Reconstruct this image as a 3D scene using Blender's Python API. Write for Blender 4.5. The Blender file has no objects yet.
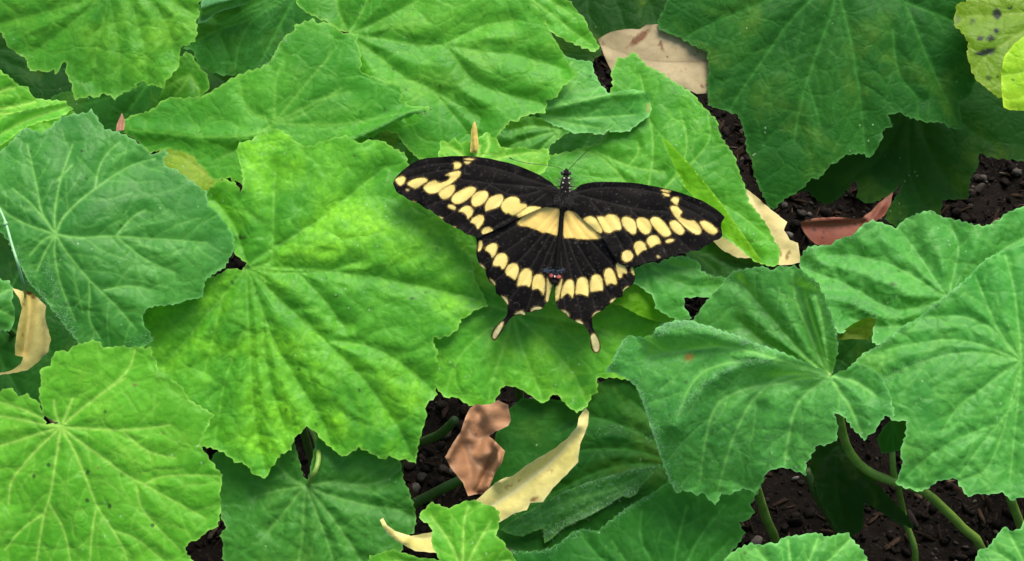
import bpy, math, random
import numpy as np
from mathutils import Vector, Matrix
from mathutils.geometry import delaunay_2d_cdt

random.seed(7)
S = bpy.context.scene
COL = S.collection
W, H = 1024, 561
LENS = 50.0
F = W * LENS / 36.0

# ------------------------------------------------------------------ camera
PITCH = math.radians(36)
TARGET = Vector((0, 0, 0.20))
DIST = 0.52
fwd = Vector((0, math.sin(PITCH), -math.cos(PITCH)))
CAMLOC = TARGET - fwd * DIST
cam_d = bpy.data.cameras.new('camera'); cam = bpy.data.objects.new('camera', cam_d)
COL.objects.link(cam); S.camera = cam
cam.location = CAMLOC
cam.rotation_euler = (PITCH, 0, 0)
cam_d.lens = LENS; cam_d.sensor_width = 36; cam_d.clip_start = 0.01; cam_d.clip_end = 200
CR = np.array([1.0, 0, 0]); CU = np.array([0, math.cos(PITCH), math.sin(PITCH)]); CF = np.array(fwd); CL = np.array(CAMLOC)

def rays(px, py):
    px = np.asarray(px, float); py = np.asarray(py, float)
    d = ((px - W / 2) / F)[..., None] * CR - ((py - H / 2) / F)[..., None] * CU + CF
    return d / np.linalg.norm(d, axis=-1, keepdims=True)

def point_at_z(px, py, z):
    d = rays(px, py); t = (z - CL[2]) / d[..., 2]
    return CL + d * t[..., None]

# ------------------------------------------------------------------ noise
def _h(ix, iy, seed):
    n = (ix * 374761393 + iy * 668265263 + seed * 1442695041) & 0xffffffff
    n = ((n ^ (n >> 13)) * 1274126177) & 0xffffffff
    return ((n ^ (n >> 16)) & 0xffff) / 65535.0
def vnoise(x, y, seed=0):
    ix = np.floor(x).astype(np.int64); iy = np.floor(y).astype(np.int64)
    fx = x - ix; fy = y - iy
    fx = fx * fx * fx * (fx * (fx * 6 - 15) + 10); fy = fy * fy * fy * (fy * (fy * 6 - 15) + 10)
    a = _h(ix, iy, seed); b = _h(ix + 1, iy, seed); c = _h(ix, iy + 1, seed); d = _h(ix + 1, iy + 1, seed)
    return (a * (1 - fx) + b * fx) * (1 - fy) + (c * (1 - fx) + d * fx) * fy * 1.0 - 0.5

def P(s, tile=None):
    """'x,y x,y ...' -> Nx2 array in photograph pixels; tile = (x0, y0, zoom)"""
    a = np.array([[float(v) for v in q.split(',')] for q in s.split()])
    if tile: a = a / tile[2] + np.array(tile[:2])
    return a

def inside(poly, x, y):
    r = np.zeros(x.shape, bool); n = len(poly); j = n - 1
    for i in range(n):
        xi, yi = poly[i]; xj, yj = poly[j]
        if yi != yj:
            c = ((yi > y) != (yj > y)) & (x < (xj - xi) * (y - yi) / (yj - yi) + xi)
            r ^= c
        j = i
    return r

def seg_dist(x, y, lines, chunk=20000):
    """distance from the points to a set of polylines"""
    segs = [(a[i], a[i + 1]) for a in lines for i in range(len(a) - 1)]
    if not segs: return np.full(x.shape, 1e3)
    A = np.array([s[0] for s in segs]); B = np.array([s[1] for s in segs]); D = B - A
    L = (D ** 2).sum(1) + 1e-9
    out = np.empty(x.shape)
    xf = x.ravel(); yf = y.ravel(); o = out.ravel()
    for k in range(0, len(xf), chunk):
        px = xf[k:k + chunk, None]; py = yf[k:k + chunk, None]
        t = np.clip(((px - A[:, 0]) * D[:, 0] + (py - A[:, 1]) * D[:, 1]) / L, 0, 1)
        dx = px - (A[:, 0] + t * D[:, 0]); dy = py - (A[:, 1] + t * D[:, 1])
        o[k:k + chunk] = np.sqrt((dx * dx + dy * dy).min(1))
    return o.reshape(x.shape)

def resample(a, step, closed=False):
    if closed: a = np.vstack([a, a[:1]])
    out = []
    for i in range(len(a) - 1):
        L = np.hypot(*(a[i + 1] - a[i])); n = max(1, int(round(L / step)))
        for k in range(n): out.append(a[i] + (a[i + 1] - a[i]) * k / n)
    if not closed: out.append(a[-1])
    return np.array(out)

def smooth(a, it=1):
    for _ in range(it):
        q = [a[0]]
        for i in range(len(a) - 1):
            q.append(a[i] * .75 + a[i + 1] * .25); q.append(a[i] * .25 + a[i + 1] * .75)
        q.append(a[-1]); a = np.array(q)
    return a

def smooth_closed(a):
    q = []
    n = len(a)
    for i in range(n):
        q.append(a[i] * .8 + a[(i + 1) % n] * .2); q.append(a[i] * .2 + a[(i + 1) % n] * .8)
    return np.array(q)

def teeth(a, rng, amp=1.3, period=7.0):
    """adds the small irregular serration of the margin to a traced outline"""
    b = resample(a, 1.5, True); n = len(b)
    area = 0.5 * np.sum(b[:, 0] * np.roll(b[:, 1], -1) - np.roll(b[:, 0], -1) * b[:, 1])
    sg = 1 if area > 0 else -1
    T = np.roll(b, -1, 0) - np.roll(b, 1, 0); T /= np.linalg.norm(T, axis=1, keepdims=True) + 1e-9
    N = np.stack([T[:, 1], -T[:, 0]], 1) * sg
    s = 0; k = 0; off = np.zeros(n); per = period; am = amp
    for i in range(n):
        ph = s / per
        off[i] = am * (ph if ph < .72 else (1 - ph) / .28 * .72) * 1.2 - am * .4
        s += 1.5
        if s >= per: s = 0; per = period * rng.uniform(.6, 1.5); am = amp * rng.uniform(.3, 1.5)
    return b + N * off[:, None]

# ------------------------------------------------------------------ materials
def newmat(name):
    m = bpy.data.materials.new(name); m.use_nodes = True
    m.node_tree.nodes.clear(); return m, m.node_tree
class NT:
    def __init__(s, nt): s.nt = nt
    def n(s, t, **k):
        o = s.nt.nodes.new(t)
        for a, b in k.items():
            if a.startswith('_'): setattr(o, a[1:], b)
        return o
    def l(s, a, b): s.nt.links.new(a, b)
    def val(s, sock, v):
        if hasattr(v, 'is_linked') or isinstance(v, bpy.types.NodeSocket): s.l(v, sock)
        else: sock.default_value = v
    def noise(s, vec, scale, detail=3, rough=.55, dist=0):
        o = s.n('ShaderNodeTexNoise'); s.l(vec, o.inputs['Vector'])
        o.inputs['Scale'].default_value = scale; o.inputs['Detail'].default_value = detail
        o.inputs['Roughness'].default_value = rough; o.inputs['Distortion'].default_value = dist
        return o.outputs['Fac']
    def ramp(s, fac, a, b, c0=0., c1=1.):
        o = s.n('ShaderNodeMapRange'); s.val(o.inputs['Value'], fac)
        o.inputs['From Min'].default_value = a; o.inputs['From Max'].default_value = b
        o.inputs['To Min'].default_value = c0; o.inputs['To Max'].default_value = c1
        return o.outputs['Result']
    def math(s, op, a, b=0.):
        o = s.n('ShaderNodeMath', _operation=op); s.val(o.inputs[0], a); s.val(o.inputs[1], b)
        return o.outputs[0]
    def mix(s, fac, a, b):
        o = s.n('ShaderNodeMix', _data_type='RGBA'); s.val(o.inputs['Factor'], fac)
        for sock, v in ((o.inputs[6], a), (o.inputs[7], b)):
            if isinstance(v, (tuple, list)): sock.default_value = (*v[:3], 1)
            else: s.l(v, sock)
        return o.outputs[2]
    def attr(s, name):
        o = s.n('ShaderNodeAttribute', _attribute_name=name); return o.outputs['Fac']
    def coord(s, off):
        o = s.n('ShaderNodeTexCoord'); m = s.n('ShaderNodeMapping')
        s.l(o.outputs['Object'], m.inputs['Vector']); m.inputs['Location'].default_value = off
        return m.outputs['Vector']

def leaf_material(name, dark, light, vein, rim, mottle=(0.3, 0.45, 0.04), mot=0.2, bloom=0.0,
                  trans=0.32, rough=.5, spot=(.025, .030, .010), seed=0, cellbump=.26, specks=.5, vstr=.8, spec=.20):
    m, nt = newmat(name); g = NT(nt)
    v = g.coord((seed * .37, seed * .71, seed * .13))
    n1 = g.noise(v, 22, 4, .6, .3); n2 = g.noise(v, 75, 4, .6); n3 = g.noise(v, 420, 3, .6)
    c = g.mix(g.ramp(n1, .36, .64), dark, light)
    if mot > 0:
        mm = g.math('MULTIPLY', g.ramp(g.noise(v, 28, 3, .6, .6), .54 - .14 * mot, .78 - .12 * mot), g.ramp(n2, .30, .62))
        mm = g.math('MULTIPLY', mm, min(1., mot * 1.3))
        c = g.mix(mm, c, mottle)
    # fine grain: cells between the smallest veins
    vo = g.n('ShaderNodeTexVoronoi', _feature='DISTANCE_TO_EDGE'); dv = g.n('ShaderNodeVectorMath', _operation='ADD')
    nn = g.n('ShaderNodeTexNoise'); g.l(v, nn.inputs['Vector']); nn.inputs['Scale'].default_value = 120
    sc = g.n('ShaderNodeVectorMath', _operation='SCALE'); g.l(nn.outputs['Color'], sc.inputs[0]); sc.inputs['Scale'].default_value = .006
    g.l(v, dv.inputs[0]); g.l(sc.outputs[0], dv.inputs[1]); g.l(dv.outputs[0], vo.inputs['Vector'])
    vo.inputs['Scale'].default_value = 230
    cell = g.ramp(vo.outputs['Distance'], 0, .22)
    vo2 = g.n('ShaderNodeTexVoronoi', _feature='DISTANCE_TO_EDGE'); g.l(dv.outputs[0], vo2.inputs['Vector']); vo2.inputs['Scale'].default_value = 85
    cell2 = g.ramp(vo2.outputs['Distance'], 0, .12)
    darker = tuple(x * .78 for x in dark)
    c = g.mix(g.ramp(n3, .42, .62, 0, .34), c, darker)
    c = g.mix(g.math('MULTIPLY', g.math('SUBTRACT', 1., cell2), .10), c, vein)
    c = g.mix(g.math('MULTIPLY', g.math('SUBTRACT', 1., cell), .14), c, darker)
    c = g.mix(g.math('MULTIPLY', g.attr('vein'), vstr), c, vein)
    if bloom > 0:
        bl = g.math('MULTIPLY', g.ramp(g.noise(v, 900, 2, .7), .45, .7), bloom)
        c = g.mix(bl, c, (.20, .42, .20))
    c = g.mix(g.math('MULTIPLY', g.attr('rim'), .65), c, rim)
    if specks > 0:
        vs = g.n('ShaderNodeTexVoronoi', _voronoi_dimensions='2D'); g.l(v, vs.inputs['Vector']); vs.inputs['Scale'].default_value = 70
        sp = g.math('MULTIPLY', g.ramp(vs.outputs['Distance'], .035, .060, 1, 0), g.ramp(g.noise(v, 30, 1), .54, .60, 0, specks))
        c = g.mix(sp, c, (.015, .03, .008))
        vs = g.n('ShaderNodeTexVoronoi', _voronoi_dimensions='2D'); g.l(v, vs.inputs['Vector']); vs.inputs['Scale'].default_value = 160
        sp = g.math('MULTIPLY', g.ramp(vs.outputs['Distance'], .04, .08, 1, 0), g.ramp(g.noise(v, 50, 1), .62, .68, 0, .4))
        c = g.mix(sp, c, (.45, .6, .35))
    c = g.mix(g.attr('spot'), c, spot)
    bs = g.n('ShaderNodeBsdfPrincipled'); g.l(c, bs.inputs['Base Color'])
    g.l(g.ramp(n2, .3, .7, rough - .07, rough + .1), bs.inputs['Roughness'])
    bs.inputs['Specular IOR Level'].default_value = spec
    bs.inputs['Sheen Weight'].default_value = bloom * .45; bs.inputs['Sheen Roughness'].default_value = .4
    bs.inputs['Sheen Tint'].default_value = (.7, .95, .75, 1)
    hgt = g.math('ADD', g.math('MULTIPLY', cell, .5), g.math('ADD', g.math('MULTIPLY', cell2, 1.1), g.math('MULTIPLY', n3, .9)))
    bp = g.n('ShaderNodeBump'); bp.inputs['Strength'].default_value = cellbump; bp.inputs['Distance'].default_value = .0007
    g.l(hgt, bp.inputs['Height']); g.l(bp.outputs[0], bs.inputs['Normal'])
    tr = g.n('ShaderNodeBsdfTranslucent'); tc = g.mix(.55, c, (.26, .70, .01)); g.l(tc, tr.inputs['Color'])
    mx = g.n('ShaderNodeMixShader'); mx.inputs[0].default_value = trans
    g.l(bs.outputs[0], mx.inputs[1]); g.l(tr.outputs[0], mx.inputs[2])
    out = g.n('ShaderNodeOutputMaterial'); g.l(mx.outputs[0], out.inputs[0])
    return m

def simple_material(name, col, rough=.6, var=.25, scale=60, bump=.2, bdist=.0005, trans=0, col2=None, spec=.4, sheen=0, seed=0):
    m, nt = newmat(name); g = NT(nt); v = g.coord((seed * .3, 0, 0))
    n1 = g.noise(v, scale, 4, .6); n2 = g.noise(v, scale * 8, 3, .6)
    c2 = col2 or tuple(x * (1 - var) for x in col)
    c = g.mix(g.ramp(n1, .38, .62), col, c2)
    c = g.mix(g.ramp(n2, .45, .7, 0, .3), c, tuple(x * .6 for x in col))
    bs = g.n('ShaderNodeBsdfPrincipled'); g.l(c, bs.inputs['Base Color']); bs.inputs['Roughness'].default_value = rough
    bs.inputs['Specular IOR Level'].default_value = spec; bs.inputs['Sheen Weight'].default_value = sheen
    bp = g.n('ShaderNodeBump'); bp.inputs['Strength'].default_value = bump; bp.inputs['Distance'].default_value = bdist
    g.l(g.math('ADD', n2, n1), bp.inputs['Height']); g.l(bp.outputs[0], bs.inputs['Normal'])
    out = g.n('ShaderNodeOutputMaterial')
    if trans:
        tr = g.n('ShaderNodeBsdfTranslucent'); g.l(c, tr.inputs['Color']); mx = g.n('ShaderNodeMixShader'); mx.inputs[0].default_value = trans
        g.l(bs.outputs[0], mx.inputs[1]); g.l(tr.outputs[0], mx.inputs[2]); g.l(mx.outputs[0], out.inputs[0])
    else: g.l(bs.outputs[0], out.inputs[0])
    return m

def dry_material(name, c1, c2, vein, spot, seed=0, trans=.15, rough=.6):
    m, nt = newmat(name); g = NT(nt); v = g.coord((seed * .3, seed * .1, 0))
    n1 = g.noise(v, 30, 4, .6, .4); n2 = g.noise(v, 260, 4, .65)
    c = g.mix(g.ramp(n1, .36, .64), c1, c2)
    c = g.mix(g.ramp(n2, .45, .68, 0, .35), c, tuple(x * .6 for x in c1))
    c = g.mix(g.ramp(g.noise(v, 110, 3, .7), .64, .70, 0, .55), c, spot)
    c = g.mix(g.math('MULTIPLY', g.attr('vein'), .7), c, vein)
    c = g.mix(g.math('MULTIPLY', g.attr('rim'), .35), c, vein)
    c = g.mix(g.attr('spot'), c, spot)
    bs = g.n('ShaderNodeBsdfPrincipled'); g.l(c, bs.inputs['Base Color']); bs.inputs['Roughness'].default_value = rough
    bs.inputs['Specular IOR Level'].default_value = .2
    bp = g.n('ShaderNodeBump'); bp.inputs['Strength'].default_value = .5; bp.inputs['Distance'].default_value = .0006
    g.l(g.math('ADD', n2, g.math('MULTIPLY', n1, .5)), bp.inputs['Height']); g.l(bp.outputs[0], bs.inputs['Normal'])
    tr = g.n('ShaderNodeBsdfTranslucent'); g.l(c, tr.inputs['Color']); mx = g.n('ShaderNodeMixShader'); mx.inputs[0].default_value = trans
    g.l(bs.outputs[0], mx.inputs[1]); g.l(tr.outputs[0], mx.inputs[2])
    out = g.n('ShaderNodeOutputMaterial'); g.l(mx.outputs[0], out.inputs[0])
    return m

# ------------------------------------------------------------------ objects
def empty(name, loc, label, cat, group=None):
    o = bpy.data.objects.new(name, None); COL.objects.link(o); o.location = loc
    o.empty_display_size = .01
    o['label'] = label; o['category'] = cat
    if group: o['group'] = group
    return o

def mesh_obj(name, V, Fc, mat, parent=None, attrs=None, smooth_=True, matidx=None):
    me = bpy.data.meshes.new(name)
    V = np.asarray(V, float)
    if parent is not None: V = V - np.array(parent.location)
    if isinstance(Fc, np.ndarray):
        k = Fc.shape[1]
        me.vertices.add(len(V)); me.vertices.foreach_set('co', V.astype(np.float32).ravel())
        me.loops.add(Fc.size); me.loops.foreach_set('vertex_index', Fc.astype(np.int32).ravel())
        me.polygons.add(len(Fc)); me.polygons.foreach_set('loop_start', np.arange(0, Fc.size, k, dtype=np.int32))
        me.polygons.foreach_set('loop_total', np.full(len(Fc), k, np.int32))
        me.update(calc_edges=True); me.validate()
    else: me.from_pydata([tuple(p) for p in V], [], Fc)
    for mm in (mat if isinstance(mat, (list, tuple)) else [mat]): me.materials.append(mm)
    if smooth_: me.polygons.foreach_set('use_smooth', np.ones(len(me.polygons), bool))
    if matidx is not None: me.polygons.foreach_set('material_index', np.asarray(matidx, np.int32))
    for k, a in (attrs or {}).items():
        at = me.attributes.new(k, 'FLOAT', 'POINT'); at.data.foreach_set('value', np.asarray(a, np.float32))
    o = bpy.data.objects.new(name, me); COL.objects.link(o)
    if parent is not None: o.parent = parent
    return o

def tube(pts, rad, nseg=8, cap=True):
    """tube mesh through 3D points with a radius at each"""
    pts = np.asarray(pts, float); n = len(pts); rad = np.broadcast_to(np.asarray(rad, float), (n,))
    T = np.gradient(pts, axis=0); T /= np.linalg.norm(T, axis=1, keepdims=True) + 1e-12
    up = np.array([0.3, 0.2, 1.0]); 
    if abs(np.dot(T[0], up / np.linalg.norm(up))) > .95: up = np.array([1.0, .2, 0])
    V = []; u = np.cross(T[0], up); u /= np.linalg.norm(u)
    for i in range(n):
        u = u - T[i] * np.dot(u, T[i]); u /= np.linalg.norm(u) + 1e-12; w = np.cross(T[i], u)
        for k in range(nseg):
            a = 2 * math.pi * k / nseg; V.append(pts[i] + rad[i] * (math.cos(a) * u + math.sin(a) * w))
    Fc = []
    for i in range(n - 1):
        for k in range(nseg):
            a = i * nseg + k; b = i * nseg + (k + 1) % nseg
            Fc.append((a, b, b + nseg, a + nseg))
    if cap: Fc.append(tuple(range(nseg))[::-1]); Fc.append(tuple(range((n - 1) * nseg, n * nseg)))
    return V, Fc

def spline(ctrl, n=24):
    ctrl = np.asarray(ctrl, float); c = np.vstack([2 * ctrl[0] - ctrl[1], ctrl, 2 * ctrl[-1] - ctrl[-2]])
    out = []
    m = len(ctrl) - 1
    for i in range(m):
        p0, p1, p2, p3 = c[i:i + 4]
        for k in range(max(2, n // m)):
            t = k / max(2, n // m)
            out.append(.5 * ((2 * p1) + (-p0 + p2) * t + (2 * p0 - 5 * p1 + 4 * p2 - p3) * t * t + (-p0 + 3 * p1 - 3 * p2 + p3) * t ** 3))
    out.append(ctrl[-1]); return np.array(out)

# ------------------------------------------------------------------ sheet = any curved thin surface
class Sheet:
    """A leaf blade: outline and veins, a plane (anchor, height, tilt) and a relief."""
    def __init__(s, outline, anchor, z, tilt=(0, -.45), veins=(), ridges=(), droop=.006, relief=.0016, vw=9.,
                 und=.0012, uscale=62., cup=0, seed=1, gap=.0022, ignore=(), tooth=1.9, period=7.5, secondary=True,
                 sdens=17., sm=0, puck=.00014, bend=()):
        s.rng = random.Random(seed); s.seed = seed
        s.raw = np.array(outline, float)
        if sm: 
            for _ in range(sm): s.raw = smooth_closed(s.raw)
        s.out = teeth(s.raw, s.rng, tooth, period) if tooth else resample(s.raw, 1.8, True)
        s.anchor = np.array(anchor, float); s.z = z; s.dz = 0
        n = np.array([tilt[0], tilt[1], 1.0]); s.n = n / np.linalg.norm(n)
        s.veins = [smooth(np.array(v, float), 2) for v in veins]
        s.ridges = [(smooth(np.array(r[0], float), 2), r[1], r[2]) for r in ridges]
        s.bend = bend
        s.droop = droop; s.relief = relief; s.vw = vw; s.und = und; s.us = uscale; s.puck = puck
        s.gap = gap; s.ignore = set(ignore)
        s.R = max(np.hypot(*(s.raw - s.anchor).T).max(), 30.)
        s.second = s.make_secondary(sdens) if secondary else []
        s.poly_c = s.raw
        s.base = point_at_z(*s.anchor, z)
    def make_secondary(s, dens):
        out = []; prim = s.veins
        for vi, v in enumerate(prim):
            b = resample(v, 2.0); L = len(b) * 2.0
            if L < 30: continue
            others = [q for k, q in enumerate(prim) if k != vi]
            pos = L * .16 + s.rng.uniform(0, dens * .5); side = s.rng.choice((-1, 1))
            while pos < L * .94:
                i = min(len(b) - 2, int(pos / 2)); d = b[i + 1] - b[i]; d /= np.hypot(*d) + 1e-9
                ang = side * math.radians(s.rng.uniform(38, 56)); maxl = min(60, .42 * L * (1.15 - .6 * pos / L)) * s.rng.uniform(.7, 1.1)
                p = b[i].copy(); line = [p.copy()]; l = 0
                while l < maxl:
                    dd = np.array([d[0] * math.cos(ang) - d[1] * math.sin(ang), d[0] * math.sin(ang) + d[1] * math.cos(ang)])
                    p = p + dd * 4; l += 4; ang *= .95; ang += s.rng.uniform(-.09, .09)
                    if not inside(s.raw, p[:1], p[1:2])[0]: break
                    if others and seg_dist(p[:1], p[1:2], others)[0] < 5: break
                    line.append(p.copy())
                if len(line) > 2: out.append(np.array(line))
                side = -side; pos += dens * s.rng.uniform(.6, 1.2)
        return out
    def height(s, x, y, fine=True):
        r = np.hypot(x - s.anchor[0], y - s.anchor[1]) / s.R
        h = -s.droop * r ** 2
        for line, amp, w in s.ridges: h = h + amp * np.exp(-(seg_dist(x, y, [line]) / w) ** 2)
        for (x0, y0, dx, dy, k) in s.bend:      # the surface turns down beyond a line
            L = math.hypot(dx, dy); t = ((x - x0) * dx + (y - y0) * dy) / L
            h = h - k * np.maximum(t, 0) ** 1.5 * 1e-6
        h = h + s.und * 2 * (vnoise(x / s.us, y / s.us, s.seed) + .5 * vnoise(x / s.us * 2.1, y / s.us * 2.1, s.seed + 5))
        if s.veins:
            d = seg_dist(x, y, s.veins); s._d1 = d
            h = h + s.relief * (1 - np.exp(-(d / s.vw) ** 1.5))
        if fine:
            if s.second:
                d2 = seg_dist(x, y, s.second); s._d2 = d2
                h = h + s.relief * .22 * (1 - np.exp(-(d2 / (s.vw * .55)) ** 1.5))
            h = h + s.puck * 2 * (vnoise(x / 9., y / 9., s.seed + 9) + .5 * vnoise(x / 4.3, y / 4.3, s.seed + 11))
            de = seg_dist(x, y, [np.vstack([s.raw, s.raw[:1]])])
            h = h + .0007 * np.exp(-de / 7) * 2 * vnoise(x / 11, y / 11, s.seed + 3)
        return h
    def tdist(s, x, y, fine=True):
        d = rays(x, y); h = s.height(x, y, fine) + s.dz
        return ((s.base - CL) @ s.n + h) / (d @ s.n), d
    def pos(s, x, y, fine=True):
        t, d = s.tdist(x, y, fine); return CL + d * t[..., None]

STACK = []
def stack(sheet, key):
    """lift the sheet until it lies clear above everything it overlaps that lies lower"""
    x0, y0 = sheet.raw.min(0); x1, y1 = sheet.raw.max(0)
    gx, gy = np.meshgrid(np.arange(x0, x1, 6.), np.arange(y0, y1, 6.)); gx = gx.ravel(); gy = gy.ravel()
    k = inside(sheet.raw, gx, gy); gx = gx[k]; gy = gy[k]
    need = 0; who = None
    t, d = sheet.tdist(gx, gy, False)
    for key2, o in STACK:
        if key2 in sheet.ignore: continue
        m = inside(o.raw, gx, gy)
        if not m.any(): continue
        t2, _ = o.tdist(gx[m], gy[m], False)
        # lifting by dz along n changes t by dz / (d.n), which is negative
        dn = -(d[m] @ sheet.n)
        req = ((t[m] - t2) + sheet.gap) * dn
        if req.max() > need: need = req.max(); who = key2
    sheet.dz += need
    if need > .0005: print('LIFT', key, round(need * 1000, 1), 'mm over', who)
    STACK.append((key, sheet))

def build_sheet(s, name, mat, parent, step=2.2, spots=(), rimw=1.3, polys=(), vein_w=1.15, sec_w=.7):
    out = s.out
    x0, y0 = out.min(0); x1, y1 = out.max(0)
    gx, gy = np.meshgrid(np.arange(x0, x1, step), np.arange(y0, y1, step * .87))
    gx[1::2] += step / 2; rs = np.random.RandomState(s.seed)
    gx = gx.ravel() + rs.uniform(-.3, .3, gx.size) * step; gy = gy.ravel() + rs.uniform(-.3, .3, gy.size) * step
    k = inside(out, gx, gy); gx, gy = gx[k], gy[k]
    bd = [np.vstack([out, out[:1]])] + [np.vstack([p, p[:1]]) for p in polys]
    k = seg_dist(gx, gy, bd) > step * .45; gx, gy = gx[k], gy[k]
    extra = []
    lines = [(v, 1) for v in s.veins] + [(v, 0) for v in s.second]
    if lines:
        d = seg_dist(gx, gy, [l for l, _ in lines]); k = d > 1.0; gx, gy = gx[k], gy[k]
        for v, prim in lines:
            b = resample(v, 2.0); T = np.gradient(b, axis=0); T /= np.linalg.norm(T, axis=1, keepdims=True) + 1e-9
            N = np.stack([-T[:, 1], T[:, 0]], 1)
            extra.append(b)
            if prim: extra += [b + N * 1.5, b - N * 1.5]
        e = np.vstack(extra); k = inside(out, e[:, 0], e[:, 1]); e = e[k]
        k = seg_dist(e[:, 0], e[:, 1], bd) > .6; e = e[k]
        gx = np.concatenate([gx, e[:, 0]]); gy = np.concatenate([gy, e[:, 1]])
    co = [tuple(p) for p in out]; fc = [list(range(len(out)))]; edges = []
    for p in polys:
        b = len(co); co += [tuple(q) for q in p]
        edges += [(b + i, b + (i + 1) % len(p)) for i in range(len(p))]
    co += list(zip(gx, gy))
    r = delaunay_2d_cdt([Vector(c) for c in co], edges, fc, 1, 1e-4, False)
    V2 = np.array([tuple(v) for v in r[0]]); T = np.array([f for f in r[2] if len(f) == 3], dtype=np.int64)
    cen = V2[T].mean(1); k = inside(out, cen[:, 0], cen[:, 1]); T = T[k]; cen = cen[k]
    # drop vertices that no face uses
    used = np.unique(T); mp = np.full(len(V2), -1); mp[used] = np.arange(len(used)); V2 = V2[used]; T = mp[T]
    x, y = V2[:, 0], V2[:, 1]
    V = s.pos(x, y)
    a = V[T[:, 0]]; nn = np.cross(V[T[:, 1]] - a, V[T[:, 2]] - a)
    fl = (nn @ CF) > 0; T[fl] = T[fl][:, ::-1]
    ve = np.zeros(len(x))
    if s.veins:
        fade = 1 - .55 * np.clip(np.hypot(x - s.anchor[0], y - s.anchor[1]) / s.R, 0, 1)
        ve = np.exp(-(seg_dist(x, y, s.veins) / (vein_w * (.6 + fade))) ** 2) * fade
        if s.second: ve = np.maximum(ve, getattr(s, 'secs', .3) * np.exp(-(seg_dist(x, y, s.second) / sec_w) ** 2))
    rim = np.exp(-(seg_dist(x, y, bd[:1]) / rimw) ** 2)
    sp = np.zeros(len(x))
    for q in spots:
        cx, cy, rx, ry = q[:4]; an = math.radians(q[4]) if len(q) > 4 else 0
        dx = (x - cx) * math.cos(an) + (y - cy) * math.sin(an); dy = -(x - cx) * math.sin(an) + (y - cy) * math.cos(an)
        rr = np.sqrt((dx / rx) ** 2 + (dy / ry) ** 2) + .5 * vnoise(x / 3, y / 3, 4)
        sp = np.maximum(sp, np.clip((1.25 - rr) / .4, 0, 1) * (q[5] if len(q) > 5 else 1))
    at = {'vein': ve, 'rim': rim, 'spot': sp}
    mi = None
    if polys:
        at['pe'] = np.exp(-(seg_dist(x, y, bd[1:]) / .6) ** 2)
        mi = np.zeros(len(T), int)
        for i, p in enumerate(polys): mi[inside(p, cen[:, 0], cen[:, 1])] = getattr(s, 'pmat', {}).get(i, 1)
    return mesh_obj(name, V, T, mat, parent, at, matidx=mi)

def hairs(s, parent, mat, lines, n, length=(.0009, .0024), spread=3.2, seed=1, name='leaf_hairs', width=.00004, surf=0):
    """fine hairs standing on the surface along the given lines (and surf hairs strewn over it)"""
    rs = np.random.RandomState(seed); pts = []
    tot = [resample(np.array(l, float), 1.0) for l in lines]
    if tot:
        al = np.vstack(tot); i = rs.randint(0, len(al), n); pts.append(al[i] + rs.normal(0, spread, (n, 2)))
    if surf:
        x0, y0 = s.raw.min(0); x1, y1 = s.raw.max(0)
        pts.append(np.stack([rs.uniform(x0, x1, surf), rs.uniform(y0, y1, surf)], 1))
    p = np.vstack(pts); p = p[inside(s.raw, p[:, 0], p[:, 1])]
    B = s.pos(p[:, 0], p[:, 1]); m = len(B)
    d = s.n * .8 + rs.normal(0, .55, (m, 3)); d /= np.linalg.norm(d, axis=1, keepdims=True)
    L = rs.uniform(*length, m)[:, None]; side = np.cross(d, rs.normal(0, 1, (m, 3))); side /= np.linalg.norm(side, axis=1, keepdims=True)
    V = np.concatenate([B - side * width, B + side * width, B + d * L]); i = np.arange(m)
    return_o = mesh_obj(name, V, np.stack([i, i + m, i + 2 * m], 1), mat, parent, smooth_=False)
    return_o['kind'] = 'stuff'
    return return_o
# ------------------------------------------------------------------ the leaves
A1, A2, A3, A4 = (0, 0, 4), (256, 0, 4), (512, 0, 4), (768, 0, 4)
B1, B2, B3, B4 = (0, 140, 4), (256, 140, 4), (512, 140, 4), (768, 140, 4)
C1, C2, C3, C4 = (0, 280, 4), (256, 280, 4), (512, 280, 4), (768, 280, 4)
D1, D2, D3, D4 = (0, 421, 4), (256, 421, 4), (512, 421, 4), (768, 421, 4)
def J(*a): return np.vstack([P(*q) if isinstance(q, tuple) else P(q) for q in a])

TONE = {  # dark, light, vein, rim
    'bright': ((.040, .225, .012), (.090, .360, .020), (.24, .54, .07), (.24, .52, .07)),
    'lime':   ((.068, .300, .012), (.125, .430, .022), (.38, .66, .10), (.28, .58, .08)),
    'mid':    ((.030, .175, .016), (.062, .265, .028), (.18, .44, .08), (.17, .41, .08)),
    'cool':   ((.030, .180, .021), (.070, .290, .036), (.22, .52, .10), (.18, .46, .13)),
    'deep':   ((.012, .080, .010), (.024, .125, .014), (.05, .20, .03), (.06, .19, .04)),  # greens darkened in the colour itself for leaves that stand in shade
    'shade':  ((.006, .042, .005), (.011, .062, .007), (.02, .08, .015), (.03, .09, .015)),  # near-black greens: shade of the gaps and hollows painted into the leaf colour
    'grey':   ((.038, .155, .045), (.070, .230, .070), (.13, .33, .13), (.18, .40, .18)),
    'yellow': ((.190, .380, .008), (.300, .500, .015), (.38, .56, .06), (.38, .52, .03)),
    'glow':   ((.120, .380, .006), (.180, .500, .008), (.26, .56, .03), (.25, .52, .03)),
}
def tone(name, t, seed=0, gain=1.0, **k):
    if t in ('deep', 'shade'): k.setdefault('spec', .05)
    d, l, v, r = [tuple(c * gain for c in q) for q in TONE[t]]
    return leaf_material(name, d, l, v, r, seed=seed, **k)

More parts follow.
